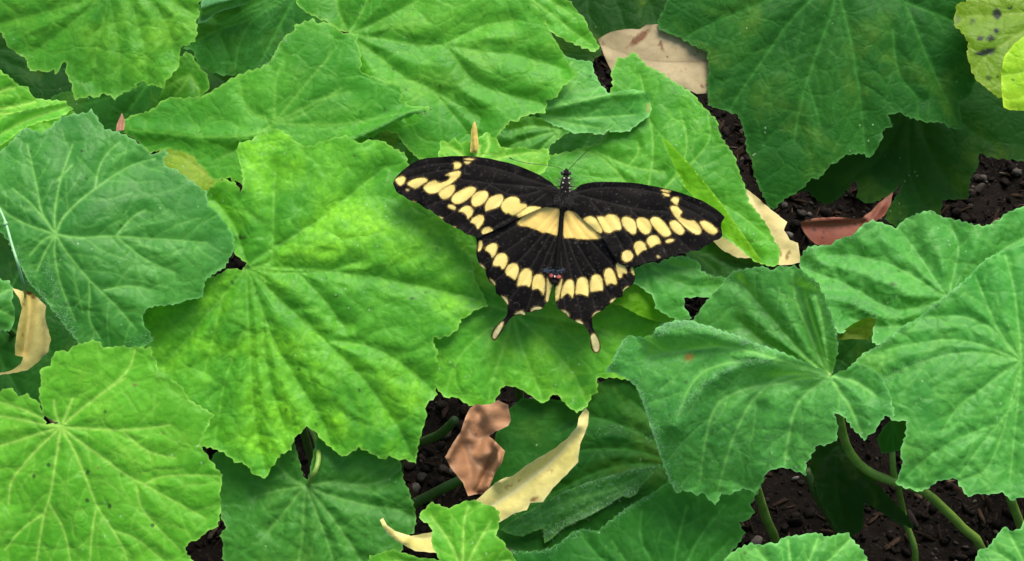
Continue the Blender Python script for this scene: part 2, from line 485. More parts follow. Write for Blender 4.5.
stalk_mat = simple_material('leaf_stalk', (.20, .33, .05), .5, .3, 90, .3, trans=.1, col2=(.13, .22, .03))
stalk_dark = simple_material('old_leaf_stalk', (.055, .11, .015), .55, .3, 90, .3, col2=(.04, .07, .012))
hair_mat = simple_material('leaf_hair', (.40, .62, .40), .6, .1, 50, 0, trans=.4)

LEAVES = {}
SD = {}
def leaf(key, label, mat, outline, anchor, z, stalk=None, name='green_leaf', cat='leaf', group='green leaves of the leafy plants',
         spots=(), step=2.2, hair=None, parent_key=None, part='blade', vein_w=1.15, rimw=1.3, sec_w=.7, stalk_r=1., sdir=(0, 0), nostalk=False, **k):
    s = Sheet(outline, anchor, z, **k)
    LEAVES[key] = dict(s=s, label=label, mat=mat, stalk=stalk, name=name, cat=cat, group=group, spots=spots, step=step,
                       hair=hair, pk=parent_key, part=part, vw=vein_w, rimw=rimw, sec=sec_w, sr=stalk_r, sdir=SD.get(key, (0, 0)), nostalk=nostalk)
    stack(s, key)

R_ = [P]
def V(anchor, *paths):
    """veins that start at the anchor"""
    out = []
    for q in paths:
        a = P(*q) if isinstance(q, tuple) else P(q)
        out.append(np.vstack([np.array([anchor], float), a]))
    return out

# ---- lowest, in the shade
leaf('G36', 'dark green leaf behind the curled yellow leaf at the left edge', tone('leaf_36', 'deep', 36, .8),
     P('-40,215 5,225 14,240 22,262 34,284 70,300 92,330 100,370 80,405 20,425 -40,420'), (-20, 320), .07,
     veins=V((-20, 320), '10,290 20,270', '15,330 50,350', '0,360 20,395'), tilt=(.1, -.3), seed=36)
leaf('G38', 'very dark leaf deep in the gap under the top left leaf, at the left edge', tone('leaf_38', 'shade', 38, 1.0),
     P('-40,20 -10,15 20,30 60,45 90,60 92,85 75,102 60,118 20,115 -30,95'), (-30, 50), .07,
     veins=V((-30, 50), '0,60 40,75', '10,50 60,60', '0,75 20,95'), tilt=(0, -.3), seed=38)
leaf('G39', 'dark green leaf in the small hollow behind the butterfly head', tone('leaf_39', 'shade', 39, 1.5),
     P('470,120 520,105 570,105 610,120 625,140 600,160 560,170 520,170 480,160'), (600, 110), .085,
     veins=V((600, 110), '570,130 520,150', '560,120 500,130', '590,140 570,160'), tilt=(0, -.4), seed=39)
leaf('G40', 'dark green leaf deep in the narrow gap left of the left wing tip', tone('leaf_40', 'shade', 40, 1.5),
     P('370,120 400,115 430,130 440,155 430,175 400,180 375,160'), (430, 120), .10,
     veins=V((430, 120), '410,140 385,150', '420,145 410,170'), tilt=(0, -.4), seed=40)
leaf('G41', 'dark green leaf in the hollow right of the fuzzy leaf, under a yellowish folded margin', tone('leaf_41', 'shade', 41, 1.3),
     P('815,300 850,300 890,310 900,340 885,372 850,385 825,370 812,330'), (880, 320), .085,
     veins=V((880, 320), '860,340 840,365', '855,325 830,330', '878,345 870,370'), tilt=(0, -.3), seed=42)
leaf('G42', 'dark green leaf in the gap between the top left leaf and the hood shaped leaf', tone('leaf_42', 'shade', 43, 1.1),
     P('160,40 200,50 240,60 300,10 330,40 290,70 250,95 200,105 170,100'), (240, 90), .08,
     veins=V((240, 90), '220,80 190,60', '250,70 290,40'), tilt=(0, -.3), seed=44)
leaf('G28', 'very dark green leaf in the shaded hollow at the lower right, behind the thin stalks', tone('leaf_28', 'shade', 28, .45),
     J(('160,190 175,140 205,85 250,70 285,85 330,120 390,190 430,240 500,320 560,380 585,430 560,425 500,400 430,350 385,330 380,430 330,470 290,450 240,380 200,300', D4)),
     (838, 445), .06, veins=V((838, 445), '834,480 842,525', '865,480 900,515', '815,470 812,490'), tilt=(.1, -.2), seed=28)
leaf('G27', 'tiny dark green leaf on an upright stalk in the hollow at the lower right', tone('leaf_27', 'deep', 27, .8),
     J(('435,70 465,20 500,-10 555,-20 560,60 530,120 490,125 455,130', D4)), (893, 425), .085,
     veins=V((893, 425), '885,450', '893,450', '902,445'), tilt=(0, -.4), seed=27, tooth=.6, droop=.001,
     stalk=[(890, 452, .083), (893, 468, .07), (898, 487, .05), (905, 520, .02), (915, 561, 0)])
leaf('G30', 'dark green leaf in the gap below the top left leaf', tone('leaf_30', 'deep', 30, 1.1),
     P('50,98 62,92 78,90 100,72 140,66 168,80 174,95 158,110 135,120 122,134 105,136 85,125 70,112'), (150, 80), .095,
     veins=V((150, 80), '120,95 80,105', '130,110 115,128', '110,80 75,95'), tilt=(0, -.3), seed=30)
leaf('G34', 'small mid green leaf between the top left leaf and the hood shaped leaf', tone('leaf_34', 'bright', 34, .9),
     J('176,60 186,52', ('760,210 780,240 800,270 830,300 840,350 810,385 790,410', A1), '190,110 165,120 150,115 160,95'), (190, 75), .12,
     veins=V((190, 75), '180,90 165,108', '198,85 200,98', '178,80 165,88'), tilt=(0, -.4), seed=34)
leaf('G31', 'olive green leaf showing in the hollow between the left leaf and the big bright leaf', tone('leaf_31', 'yellow', 31, .6, mot=.1),
     P('156,156 166,142 190,138 205,145 216,165 222,182 214,196 200,196 184,184 170,172'), (200, 170), .12,
     veins=V((200, 170), '185,158 170,155', '205,150', '215,180'), tilt=(.3, -.2), seed=31, tooth=.6)
leaf('G32', 'dark bluish green leaf between the top left leaf and the hood shaped leaf', tone('leaf_32', 'deep', 32, 1.25, bloom=0.07),
     J(('730,195 770,200 785,245 800,270 850,292 900,302 935,303 1000,290', A1), '262,70 275,62 300,48 336,30 338,0 320,-25 240,-20 205,-8 192,20 188,38'), (300, -10), .125,
     veins=V((300, -10), ('1024,60 960,150 935,300', A1), ('1000,20 880,110 840,60', A1), '285,15 262,60', '250,20 215,30 190,45', ('860,110 900,190 940,300', A1)),
     tilt=(.15, -.5), seed=32, relief=.002)
leaf('G33', 'crumpled pale leaf rolled up at the top edge, beside the top left leaf', tone('leaf_33', 'grey', 33, 1.1, bloom=0.20),
     J(('790,95 800,60 805,20', A1), '203,-12 235,-25 262,-15', ('1024,-10 990,15 940,30 900,40 860,55 830,85', A1)), (235, -10), .135,
     veins=V((235, -10), '222,4 205,14', '240,6', '215,-2'), tilt=(.2, -.6), seed=33, tooth=.5, ridges=[(P('203,8 225,0 250,-4'), .004, 5)])
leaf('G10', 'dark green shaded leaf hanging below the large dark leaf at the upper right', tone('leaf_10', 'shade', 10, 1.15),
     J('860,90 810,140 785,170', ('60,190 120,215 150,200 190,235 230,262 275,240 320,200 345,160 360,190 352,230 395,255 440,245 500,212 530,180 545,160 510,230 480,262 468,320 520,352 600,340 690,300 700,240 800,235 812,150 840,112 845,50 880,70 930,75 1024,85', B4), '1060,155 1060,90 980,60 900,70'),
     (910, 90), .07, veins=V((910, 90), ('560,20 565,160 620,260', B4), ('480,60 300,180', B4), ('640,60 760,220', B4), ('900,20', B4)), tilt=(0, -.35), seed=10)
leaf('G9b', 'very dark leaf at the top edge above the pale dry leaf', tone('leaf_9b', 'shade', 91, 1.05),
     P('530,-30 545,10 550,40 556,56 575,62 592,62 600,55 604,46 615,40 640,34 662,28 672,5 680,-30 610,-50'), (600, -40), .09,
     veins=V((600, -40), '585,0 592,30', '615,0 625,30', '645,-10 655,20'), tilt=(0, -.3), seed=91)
leaf('G18', 'low mottled dark leaf below the right wing tip of the butterfly', tone('leaf_18', 'mid', 18, .62, specks=1.),
     P('680,235 705,232 740,245 765,256 762,266 757,272 742,278 722,281 705,274 690,268'), (690, 250), .10,
     veins=V((690, 250), '720,256 758,264', '715,270'), tilt=(0, -.3), seed=18)
leaf('G35', 'small pale green crinkled leaf at the left edge, above the curled yellow leaf', tone('leaf_35', 'cool', 35, 1.1, bloom=0.15),
     P('-40,275 0,279 9,281 14,290 12,300 15,312 14,324 9,332 2,330 -10,338 -40,345'), (-25, 300), .115,
     veins=V((-25, 300), '0,295 12,288', '0,310 13,318', '-10,325 5,328'), tilt=(.1, -.5), seed=35)
# ---- dry leaves on and between them
DG = 'dry fallen leaves'
leaf('Yl', 'curled yellow dry leaf with a torn edge, below a thin green stem at the left',
     dry_material('dry_leaf_yellow', (.56, .44, .12), (.62, .50, .17), (.50, .40, .18), (.16, .09, .02), 1),
     P('12,288 22,291 30,291 38,298 46,306 45,318 49,332 51,339 48,352 38,362 28,370 14,373 0,375 -8,379 -6,374 10,371 21,364 23,357 15,355 15,345 18,325 22,308 19,298'),
     (25, 330), .115, name='dry_leaf', group=DG, cat='dry leaf', spots=[(30, 293, 8, 2, 20), (33, 297, 3, 2)],
     veins=[P('16,290 27,300 29,320 26,345 20,366')], relief=.0012, secondary=False, ridges=[(P('30,295 29,320 24,352'), -.004, 5), (P('46,306 49,332 48,352'), .004, 5)], tooth=.5, period=9, tilt=(.5, -.3), seed=51, droop=.002)
leaf('Yr', 'pale yellow dry leaf showing past the right wing tip of the butterfly',
     dry_material('dry_leaf_pale', (.60, .49, .22), (.54, .42, .16), (.62, .52, .3), (.14, .09, .03), 2),
     P('745,188 757,197 768,207 778,215 787,222 784,230 790,240 798,243 801,262 790,265 778,265 760,262 752,258 738,258 722,250 712,240 700,232 705,222 725,215 735,200'),
     (760, 235), .10, name='dry_leaf', group=DG, cat='dry leaf', spots=[(788, 255, 1.5, 5, 20, .8), (780, 253, 1.2, 5, -10, .8), (764, 203, 2, 2), (792, 228, 2, 3)],
     veins=[P('750,196 765,225 780,250')], secondary=False, tooth=.7, period=9, tilt=(.1, -.4), seed=52, droop=.003)
leaf('Bg', 'large beige dry leaf with brown patches under the leaves at the top centre',
     dry_material('dry_leaf_beige', (.38, .30, .16), (.28, .215, .11), (.17, .12, .06), (.13, .055, .02), 3),
     P('598,39 610,32 625,29 640,29 646,25 656,24 680,30 715,50 725,80 712,93 697,94 685,88 660,90 630,85 612,72 606,60 602,50'),
     (700, 62), .10, name='dry_leaf', group=DG, cat='dry leaf', spots=[(638, 39, 12, 3.6, -38), (661, 45, 5.5, 1.6, 70), (668, 57, 3, .6, 100), (702, 86, 1.2, 1.2)],
     veins=[P('600,44 622,52 645,60 670,62 712,61')], secondary=False, tooth=.4, period=12, tilt=(0, -.4), seed=53, droop=.002, vein_w=.8, relief=.0008)
leaf('Rd', 'reddish brown dry leaf lying on the soil at the right',
     dry_material('dry_leaf_red', (.19, .050, .026), (.13, .036, .02), (.22, .10, .05), (.05, .02, .012), 4),
     P('800,222 815,218 838,217 860,219 870,212 880,202 893,192 891,203 885,215 875,222 868,228 860,245 832,250 815,244 805,234'),
     (830, 232), .06, name='dry_leaf', group=DG, cat='dry leaf', spots=[(814, 230, 2.5, 1.8), (823, 232, 1.3, 1.3), (822, 238, 1.3, 1), (841, 227, 1.2, 1), (855, 224, 1.5, 1), (810, 220, 1.6, 1)],
     veins=[P('803,221 840,226 862,221 878,208 890,196')], secondary=False, tooth=.5, period=10, tilt=(0, -.5), seed=54, droop=.002,
     ridges=[(P('803,221 840,219 866,217'), .003, 4), (P('868,226 882,206'), .003, 4)])
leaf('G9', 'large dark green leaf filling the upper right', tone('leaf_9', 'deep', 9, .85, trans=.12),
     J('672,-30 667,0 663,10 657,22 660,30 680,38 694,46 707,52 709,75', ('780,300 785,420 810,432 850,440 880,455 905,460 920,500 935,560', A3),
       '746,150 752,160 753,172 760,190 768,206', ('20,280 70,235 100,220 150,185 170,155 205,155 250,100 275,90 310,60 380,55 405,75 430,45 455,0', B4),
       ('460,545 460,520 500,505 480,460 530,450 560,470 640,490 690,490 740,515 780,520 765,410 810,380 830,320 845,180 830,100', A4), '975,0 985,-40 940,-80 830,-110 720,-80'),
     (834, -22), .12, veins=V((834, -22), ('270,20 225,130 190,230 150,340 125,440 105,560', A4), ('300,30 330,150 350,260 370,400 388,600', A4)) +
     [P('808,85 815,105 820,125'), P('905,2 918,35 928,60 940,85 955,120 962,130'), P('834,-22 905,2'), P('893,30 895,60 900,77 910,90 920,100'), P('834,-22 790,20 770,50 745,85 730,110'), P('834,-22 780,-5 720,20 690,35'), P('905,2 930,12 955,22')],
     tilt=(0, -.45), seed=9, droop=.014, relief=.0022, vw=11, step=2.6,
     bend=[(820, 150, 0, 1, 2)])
SD['G11'] = (.08,.06); leaf('G11', 'yellowish green leaf with black spots at the top right corner', tone('leaf_11', 'yellow', 11, .62, mot=.35, mottle=(.42, .46, .03), specks=.8, trans=.35, spot=(.012, .015, .012)) ,
     J(('790,5 755,15 748,50 742,100 770,125 800,165 795,220 808,265 828,315 870,350 925,395 965,385', A4), '1024,98 1060,92 1080,20 1050,-40 990,-40 966,-12'), (1060, 10), .13,
     veins=V((1060, 10), ('800,70 760,60', A4), ('900,200 830,270', A4), ('960,330', A4)), tilt=(.0, -.3), seed=11,
     spots=[(997, 14, 4, 5), (972, 21, 3, 3, 0, .7), (958, 19, 3, 4, 0, .5), (996, 31, 3, 2), (991, 38, 4, 3), (980, 38, 3.5, 2.2, -15), (986, 52, 9.5, 3.4, -12), (989, 78, 2.2, 2.2, 0, .7), (1010, 8, 3, 1.2)])
SD['G12'] = (.06,.06); leaf('G12', 'bright yellow rounded leaf cut off by the right edge, below the black spotted leaf', tone('leaf_12', 'yellow', 12, 1.35, mot=.5, mottle=(.62, .62, .04), trans=.3, specks=.7),
     J(('1060,120 1024,145 985,175 945,225 932,290 935,370 942,430 965,440 1024,443', A4), '1050,108 1068,70 1055,35'), (1060, 70), .15,
     veins=V((1060, 70), '1030,72 1004,76', '1030,95', '1030,50'), tilt=(.0, -.5), seed=12, tooth=.3, relief=.0008, spots=[(1001, 66, 1.2, 4, 0, .5), (1012, 80, 1, 1), (1018, 88, 1, .8)])
# ---- middle storey
leaf('G6', 'crinkled mid green leaf above the head of the butterfly', tone('leaf_6', 'mid', 6, 1.0, bloom=0.05),
     P('490,140 497,133 505,126 517,118 530,116 545,118 560,123 572,130 560,138 550,146 545,160 562,168 555,182 530,182 505,176 480,168'), (560, 130), .115,
     veins=V((560, 130), '530,138 500,150', '535,125 510,130', '540,150 520,170', '556,150 552,175'), tilt=(.1, -.4), seed=6, relief=.003, vw=7)
leaf('G29', 'light green leaf with a pale lower edge, at the left edge above the left leaf', tone('leaf_29', 'lime', 29, 1.05, mot=.3),
     P('-30,60 0,70 10,77 19,85 28,87 33,97 40,99 52,100 66,101 69,108 75,112 60,128 30,145 -10,160 -40,140 -50,90'), (-20, 110), .14,
     veins=V((-20, 110), '0,90 15,88', '10,108 35,102', '10,115 62,107'), tilt=(0, -.55), seed=29, ridges=[(P('0,130 25,114 66,106'), .003, 8)])
leaf('G29b', None, tone('leaf_29_fold', 'lime', 291, 1.5, bloom=.3, mot=0),
     P('-12,134 0,118 10,114 18,112 27,110 35,108 44,107 52,105 60,104 66,103 73,109 62,117 52,120 40,122 30,126 20,131 8,141 -10,152'), (30, 116), .145,
     veins=[P('-10,142 10,128 35,116 66,107')], tilt=(0, -1.0), seed=292, tooth=1.4, relief=.0015, vw=4, droop=0, secondary=False, parent_key='G29', part='folded_margin', gap=.001, und=.0006)
leaf('G23a', 'dark green leaf in the shade at the bottom centre, its long lower margin rolled over', tone('leaf_23', 'deep', 23, .95),
     P('492,448 502,415 522,398 560,400 585,390 605,380 640,375 662,420 668,460 690,500 645,520 600,538 560,548 520,552 500,545 486,505'), (690, 470), .11,
     veins=V((690, 470), '640,462 600,470 560,490 520,510', '655,440 620,425 590,415 560,425', '640,450 600,448 560,455', '665,430 630,400'),
     tilt=(0, -.45), seed=23, tooth=.8, relief=.002, droop=.004,
     hair=dict(lines=['592,436 612,428 640,432 660,436'], n=120))
leaf('G23b', None, tone('leaf_23_fold', 'mid', 24, .72, bloom=.25, vstr=.5),
     J(('-20,410 30,380 120,330 200,285 300,245 400,215 480,190 595,172 560,215 540,235 510,265 500,290 470,308 440,300 380,340 310,380 240,410 200,432 160,470 130,490 125,430 90,440 40,462 0,455', D3), '500,530'), (600, 480), .115,
     veins=[J(('0,440 120,370 240,310 360,290 480,240 585,180', D3)), J(('130,470 250,370 400,300 500,255', D3))], tilt=(0, -.8), seed=25, tooth=.8, relief=.0008, droop=.0, parent_key='G23a', part='rolled_margin',
     hair=dict(lines=['512,512 542,495 587,480 632,467 658,464', '541,536 572,522 607,505 640,488'], n=2600), gap=.0008)
SD['G24'] = (-.03,-.07); leaf('G24', 'dark green leaf at the bottom centre with a fuzzy wavy upper margin', tone('leaf_24', 'deep', 240, 1.35, mot=.2, mottle=(.08, .24, .03)),
     J('500,552', ('0,518 60,522 130,515 190,490 230,450 280,430 340,440 390,400 440,360 500,320 560,290 620,245', D3), '690,470 730,466 765,478', ('985,285 955,330 970,370 940,398 910,405 932,450 900,500 880,520 850,560', D3), '715,590 650,625 570,620 515,585'), (668, 612), .10,
     veins=V((668, 612), ('650,560 665,470 700,340', D3), ('700,560 760,450 850,340', D3), ('560,560 520,500 510,430 520,360', D3), ('360,560 290,480 270,440', D3), ('450,560 400,480', D3), ('790,560 880,470', D3)),
     tilt=(0, -.4), seed=26, relief=.002, droop=.006, hair=dict(lines=['505,549 544,550 562,541 582,529 610,521 622,511 652,493'], n=900))
leaf('G21', 'dark green leaf with radiating veins below the big bright leaf', tone('leaf_21', 'mid', 21, .85, mot=.12, vstr=.7),
     J('212,455 240,440 275,425 290,425 304,478 308,479 318,430 350,428 392,440', ('580,165 590,235 615,285 635,350 642,400 630,450 600,462 585,500 580,560', D2), '390,595 330,615 260,605 235,580',
       ('890,550 892,485 878,455 905,425 885,390 878,340', D1), '212,485'), (306, 486), .108,
     veins=V((306, 486), ('260,330 330,420 420,560', D2), ('230,340 280,460 310,560', D2), ('190,340 190,450 170,560', D2), ('160,300 110,370 50,440', D2), ('120,270 60,285 0,300', D2), ('300,240 420,260 520,240 580,190', D2), ('300,300 450,340 560,350 620,380', D2), ('140,230 90,180 60,170', D2)),
     tilt=(0, -.45), seed=21, relief=.0024, puck=.0004, vw=8, droop=.006,
     stalk=[(306, 486, .112), (314, 474, .117), (318, 462, .118), (318, 450, .115), (314, 435, .10), (305, 420, .06), (300, 410, 0)], stalk_r=.55)
leaf('Yb', 'long pale yellow dry leaf with a curled tip, lying at the bottom centre',
     dry_material('dry_leaf_cream', (.54, .46, .13), (.60, .52, .19), (.64, .58, .30), (.25, .13, .04), 5),
     J(('290,515 265,555', C3), ('262,20 220,70 170,110 110,145 60,175 0,222', D3), '506,477 495,483 480,497 460,512 445,524 432,532 411,536 395,531 387,525 383,518 380,520 383,528 390,536 400,543 415,551 437,553 460,547 485,530 500,522 515,513 527,510 530,503 543,502 553,488 568,473 578,462 580,445 588,425 589,412 586,408'),
     (520, 490), .12, name='dry_leaf', group=DG, cat='dry leaf', spots=[(534, 499, 4.5, 1.6, -25), (519, 456, 1, 1)],
     veins=[P('586,414 572,440 552,462 530,480 505,498 470,520 430,541 395,534')], secondary=False, relief=.002, vw=8, tooth=.5, period=13, tilt=(0, -.6), seed=55, droop=.0,
     ridges=[(P('380,519 390,532 402,540'), .006, 8), (P('577,426 554,446 527,464 500,482'), .004, 6)])
leaf('Br', 'crumpled pinkish brown dry leaf in the dark hollow below the butterfly',
     dry_material('dry_leaf_brown', (.36, .18, .085), (.25, .12, .055), (.46, .28, .16), (.07, .025, .015), 6),
     P('470,408 476,404 483,405 491,404 498,400 508,405 511,420 508,426 497,431 489,436 496,442 505,451 502,463 496,471 491,484 487,495 478,494 468,496 463,483 451,468 445,457 453,443 461,431 465,418'),
     (478, 455), .118, name='dry_leaf', group=DG, cat='dry leaf', spots=[(481, 492, 5, 2, -10), (486, 488, 2, 3, 20)],
     veins=[P('469,445 471,458 482,470 493,473'), P('468,430 475,440 489,436')], secondary=False, relief=.001, tooth=.4, period=9, tilt=(.1, -.6), seed=56, droop=.0,
     ridges=[(P('466,420 458,440 448,457'), .004, 4), (P('495,442 500,458 490,480 484,494'), .005, 4), (P('478,412 484,430 478,450'), -.003, 5), (P('500,448 488,468 477,492'), -.003, 3.5), (P('463,445 471,470 470,490'), -.002, 5)], und=.002, uscale=18)
leaf('G19', 'mid green leaf directly beneath the tails of the butterfly', tone('leaf_19', 'bright', 19, 1.2, vstr=.4, mot=.9, mottle=(.20, .52, .015)),  # stronger mottle stands in for light glowing through the blade
     P('424,325 428,345 431,365 434,385 445,398 456,397 468,405 478,408 488,411 496,400 502,387 512,386 522,390 533,397 540,403 547,402 553,394 560,397 566,405 577,413 587,407 592,396 598,392 597,378 615,378 640,382 690,350 672,318 640,300 625,270 590,225 500,200 450,212 440,230 438,290'), (512, 312), .138,
     veins=V((512, 312), '530,328 553,350 575,375 585,400', '520,345 535,380 542,398', '505,345 492,380 488,405', '480,335 455,360 446,392', '560,318 620,335 660,345', '470,300 450,290', '490,270 470,235', '560,290 620,290'),
     tilt=(0, -.5), seed=19, relief=.0018, droop=.004, step=2.1)
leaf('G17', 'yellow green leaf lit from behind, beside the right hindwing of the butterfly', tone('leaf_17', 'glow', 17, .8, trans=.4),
     P('590,290 610,262 625,262 650,278 660,295 672,308 687,318 672,323 662,322 655,321 640,316 622,306 612,304 600,312'), (640, 285), .135,
     veins=V((640, 285), '655,305 670,318', '620,295'), tilt=(.1, -.5), seed=17, tooth=.7)
leaf('G16', 'light green leaf between the right wing and the fuzzy right centre leaf', tone('leaf_16', 'cool', 16, 1.15, vstr=.35, bloom=0.07),
     J('600,262', ('420,520 490,515 540,490 590,490 640,465 700,465 750,490 760,525 800,540 850,550 900,565', B3), '733,290 718,292 712,298 700,297 684,298 685,308 692,318 680,322 668,316 655,308 654,298 645,290 635,284 625,282'), (640, 255), .14,
     veins=V((640, 255), '660,275 690,288 720,285', '650,290', '680,268 700,270'), tilt=(0, -.5), seed=16, relief=.002,
     hair=dict(lines=['705,272 718,277 733,282', '647,262 672,257 699,262'], n=250))
leaf('G8', 'light green veined leaf right of the butterfly head, folded along its middle', tone('leaf_8', 'bright', 8, 1.05, vstr=.6, mot=.1),
     J(('390,372 402,340 395,290 415,250 425,225 450,235 485,205 510,230 545,265 600,290 640,320 720,370 770,430 820,480 830,530', A3), ('845,0 890,60 910,130 935,190 950,250 985,290 1020,340', B3), '780,250 779,264 772,267 755,262 735,245 715,232 690,215 640,205 590,200 545,195 520,180 530,165 550,155 575,150 600,142 609,131'), (645, 205), .13,
     veins=V((645, 205), '655,150 648,110 640,75', '690,165 712,140 708,115', '670,185 690,150 680,110', '620,175 597,152 560,150', '700,195 735,210 770,240') + [P('597,152 628,167 665,172'), P('629,165 640,152 637,142'), P('668,215 700,230 740,240 760,258')],
     tilt=(0, -.45), seed=8, relief=.0018, step=2.0, vein_w=.95,
     hair=dict(lines=['704,107 717,120 725,140 734,155 746,187 749,202', '633,51 662,72 692,92'], n=700))
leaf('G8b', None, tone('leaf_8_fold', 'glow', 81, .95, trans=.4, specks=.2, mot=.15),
     J(('598,-8 612,20 640,85 660,130 690,190 760,262 820,330 838,372 880,402 930,442 985,492 1000,488 940,398 850,268 740,130 680,62 622,0', B3)), (700, 190), .15,
     veins=[], tilt=(-.55, -.4), seed=82, tooth=0, relief=0, droop=0, und=.0006, secondary=False, parent_key='G8', part='folded_lobe', ignore=(), gap=.0012)
leaf('G4b', 'small light green leaf tip touching the beige dry leaf at the top', tone('leaf_4b', 'bright', 41, 1.1),
     J('515,-30 545,-35', ('180,-20 235,5 250,30 295,80 310,120 330,150 350,185 335,210 280,190 220,165 150,125 100,90 40,60', A3)), (505, -20), .14,
     veins=V((505, -20), '540,5 570,30 592,45', '550,0 572,15', '530,10 548,25'), tilt=(0, -.45), seed=42)
leaf('G7', 'bluish green leaf with a pale ridge and reddish tip, right of the top centre leaf', tone('leaf_7', 'cool', 7, 1.15, spot=(.35, .22, .03)),
     J('560,50', ('190,195 215,225 265,240 320,245 330,290 350,330 385,372 430,365 480,358 530,365 552,395 558,440 548,465 500,500 470,525 420,530 385,525 360,540 300,530 250,535 200,510 170,505 130,480 90,440', A3), '530,100'), (530, 110), .14,
     veins=V((530, 110), '548,108 580,101 610,94 647,92', '555,118 590,118 635,115', '560,122 600,128', '545,95 562,75 572,62'),
     tilt=(0, -.45), seed=7, spots=[(648, 107, 1.6, 5, 0, .7)], ridges=[(P('545,108 580,101 610,94 647,92'), .004, 7)], tooth=1.5, vein_w=1.0)
leaf('G4', 'large bright green leaf at the top centre above the butterfly', tone('leaf_4', 'bright', 4, 1.05, vstr=.35, mot=.45, mottle=(.20, .42, .035)),
     J('296,-2', ('165,20 200,50 240,70 290,90 330,122 372,130', A2), '342,50 338,75 350,105 368,125 382,130 397,134 402,142 409,150 417,158 432,162 455,158 480,150 497,137 505,127',
       ('-5,487 20,485 60,460 135,450 140,400 180,390 200,350 240,320 265,300 235,270 210,225 180,170 150,125 130,60 70,0', A3), '515,-25 480,-50 420,-65 350,-55 310,-30'), (349, 34), .15,
     veins=V((349, 34), ('450,110 560,50 650,0', A2), ('560,165 700,185 760,180 900,100 1024,85', A2), ('520,250 600,320 700,350 780,450 860,550', A2), ('440,20 460,-60', A2), '335,5 340,-20', '355,70 375,105') +
     [P('446,45 470,80 495,92 515,96 545,105'), P('446,45 480,52 520,55 560,68'), P('422,85 450,100 480,118')],
     tilt=(0, -.5), seed=4, relief=.0034, sdens=30, vw=12, droop=.004, step=2.3, vein_w=1.0)
leaf('G5', 'small yellowish green leaf with ragged lobes above the left wing', tone('leaf_5', 'lime', 5, 1.1, mot=.6),
     P('425,170 438,158 441,140 448,142 455,138 461,144 466,140 471,142 480,137 487,131 492,137 497,139 501,147 512,148 522,146 535,150 548,148 550,158 545,172 520,182 470,180'), (475, 165), .155,
     veins=V((475, 165), '455,150 445,143', '480,145', '490,148 488,137', '510,155 540,152'), tilt=(0, -.5), seed=5, relief=.0015, tooth=1.5)
leaf('G3', 'hood shaped bright leaf left of centre with a rolled pointed tip reaching right', tone('leaf_3', 'bright', 3, 1.0, vstr=.4, mot=.25, mottle=(.16, .38, .04), bloom=0.03),
     J(('468,518 490,480 530,460 590,445 625,425 650,400 690,388 740,392 810,385 870,350 930,310 1000,280', A1), ('20,270 60,240 90,180 120,140 155,122 150,102 185,90 225,75 250,92 290,90 310,105 340,130 410,135 403,170 422,220 418,285 450,300 490,310 520,330 585,345 580,400 620,425 690,425 707,437 640,456 570,485 520,520 470,545 430,570', A2),
       '375,160 330,165 280,170 250,190 235,180', ('935,175 920,150 880,160 855,162 835,140 815,112 790,95 770,62 720,45 670,35 625,45 600,55 570,28 545,0', B1)), (275, 122), .165,
     veins=V((275, 122), ('155,390 230,300 290,230 330,180', A2), ('75,370 80,310 110,240', A2), ('170,470 250,420 340,350', A2), '256,136 200,137 176,134 124,129', '245,110 240,85 238,72', '300,125 340,125 380,118 425,108', '240,150 215,160', '330,95 350,92'),
     tilt=(-.05, -.5), seed=3, relief=.0012, und=.0008, sdens=28, droop=.006, step=2.2, ridges=[(P('350,140 380,127 405,113 432,108'), .005, 6), (P('122,129 176,134 200,137 256,136'), .003, 8)],
     hair=dict(lines=['262,67 272,58 280,45 288,35', '350,138 380,126 405,114 431,108'], n=500))
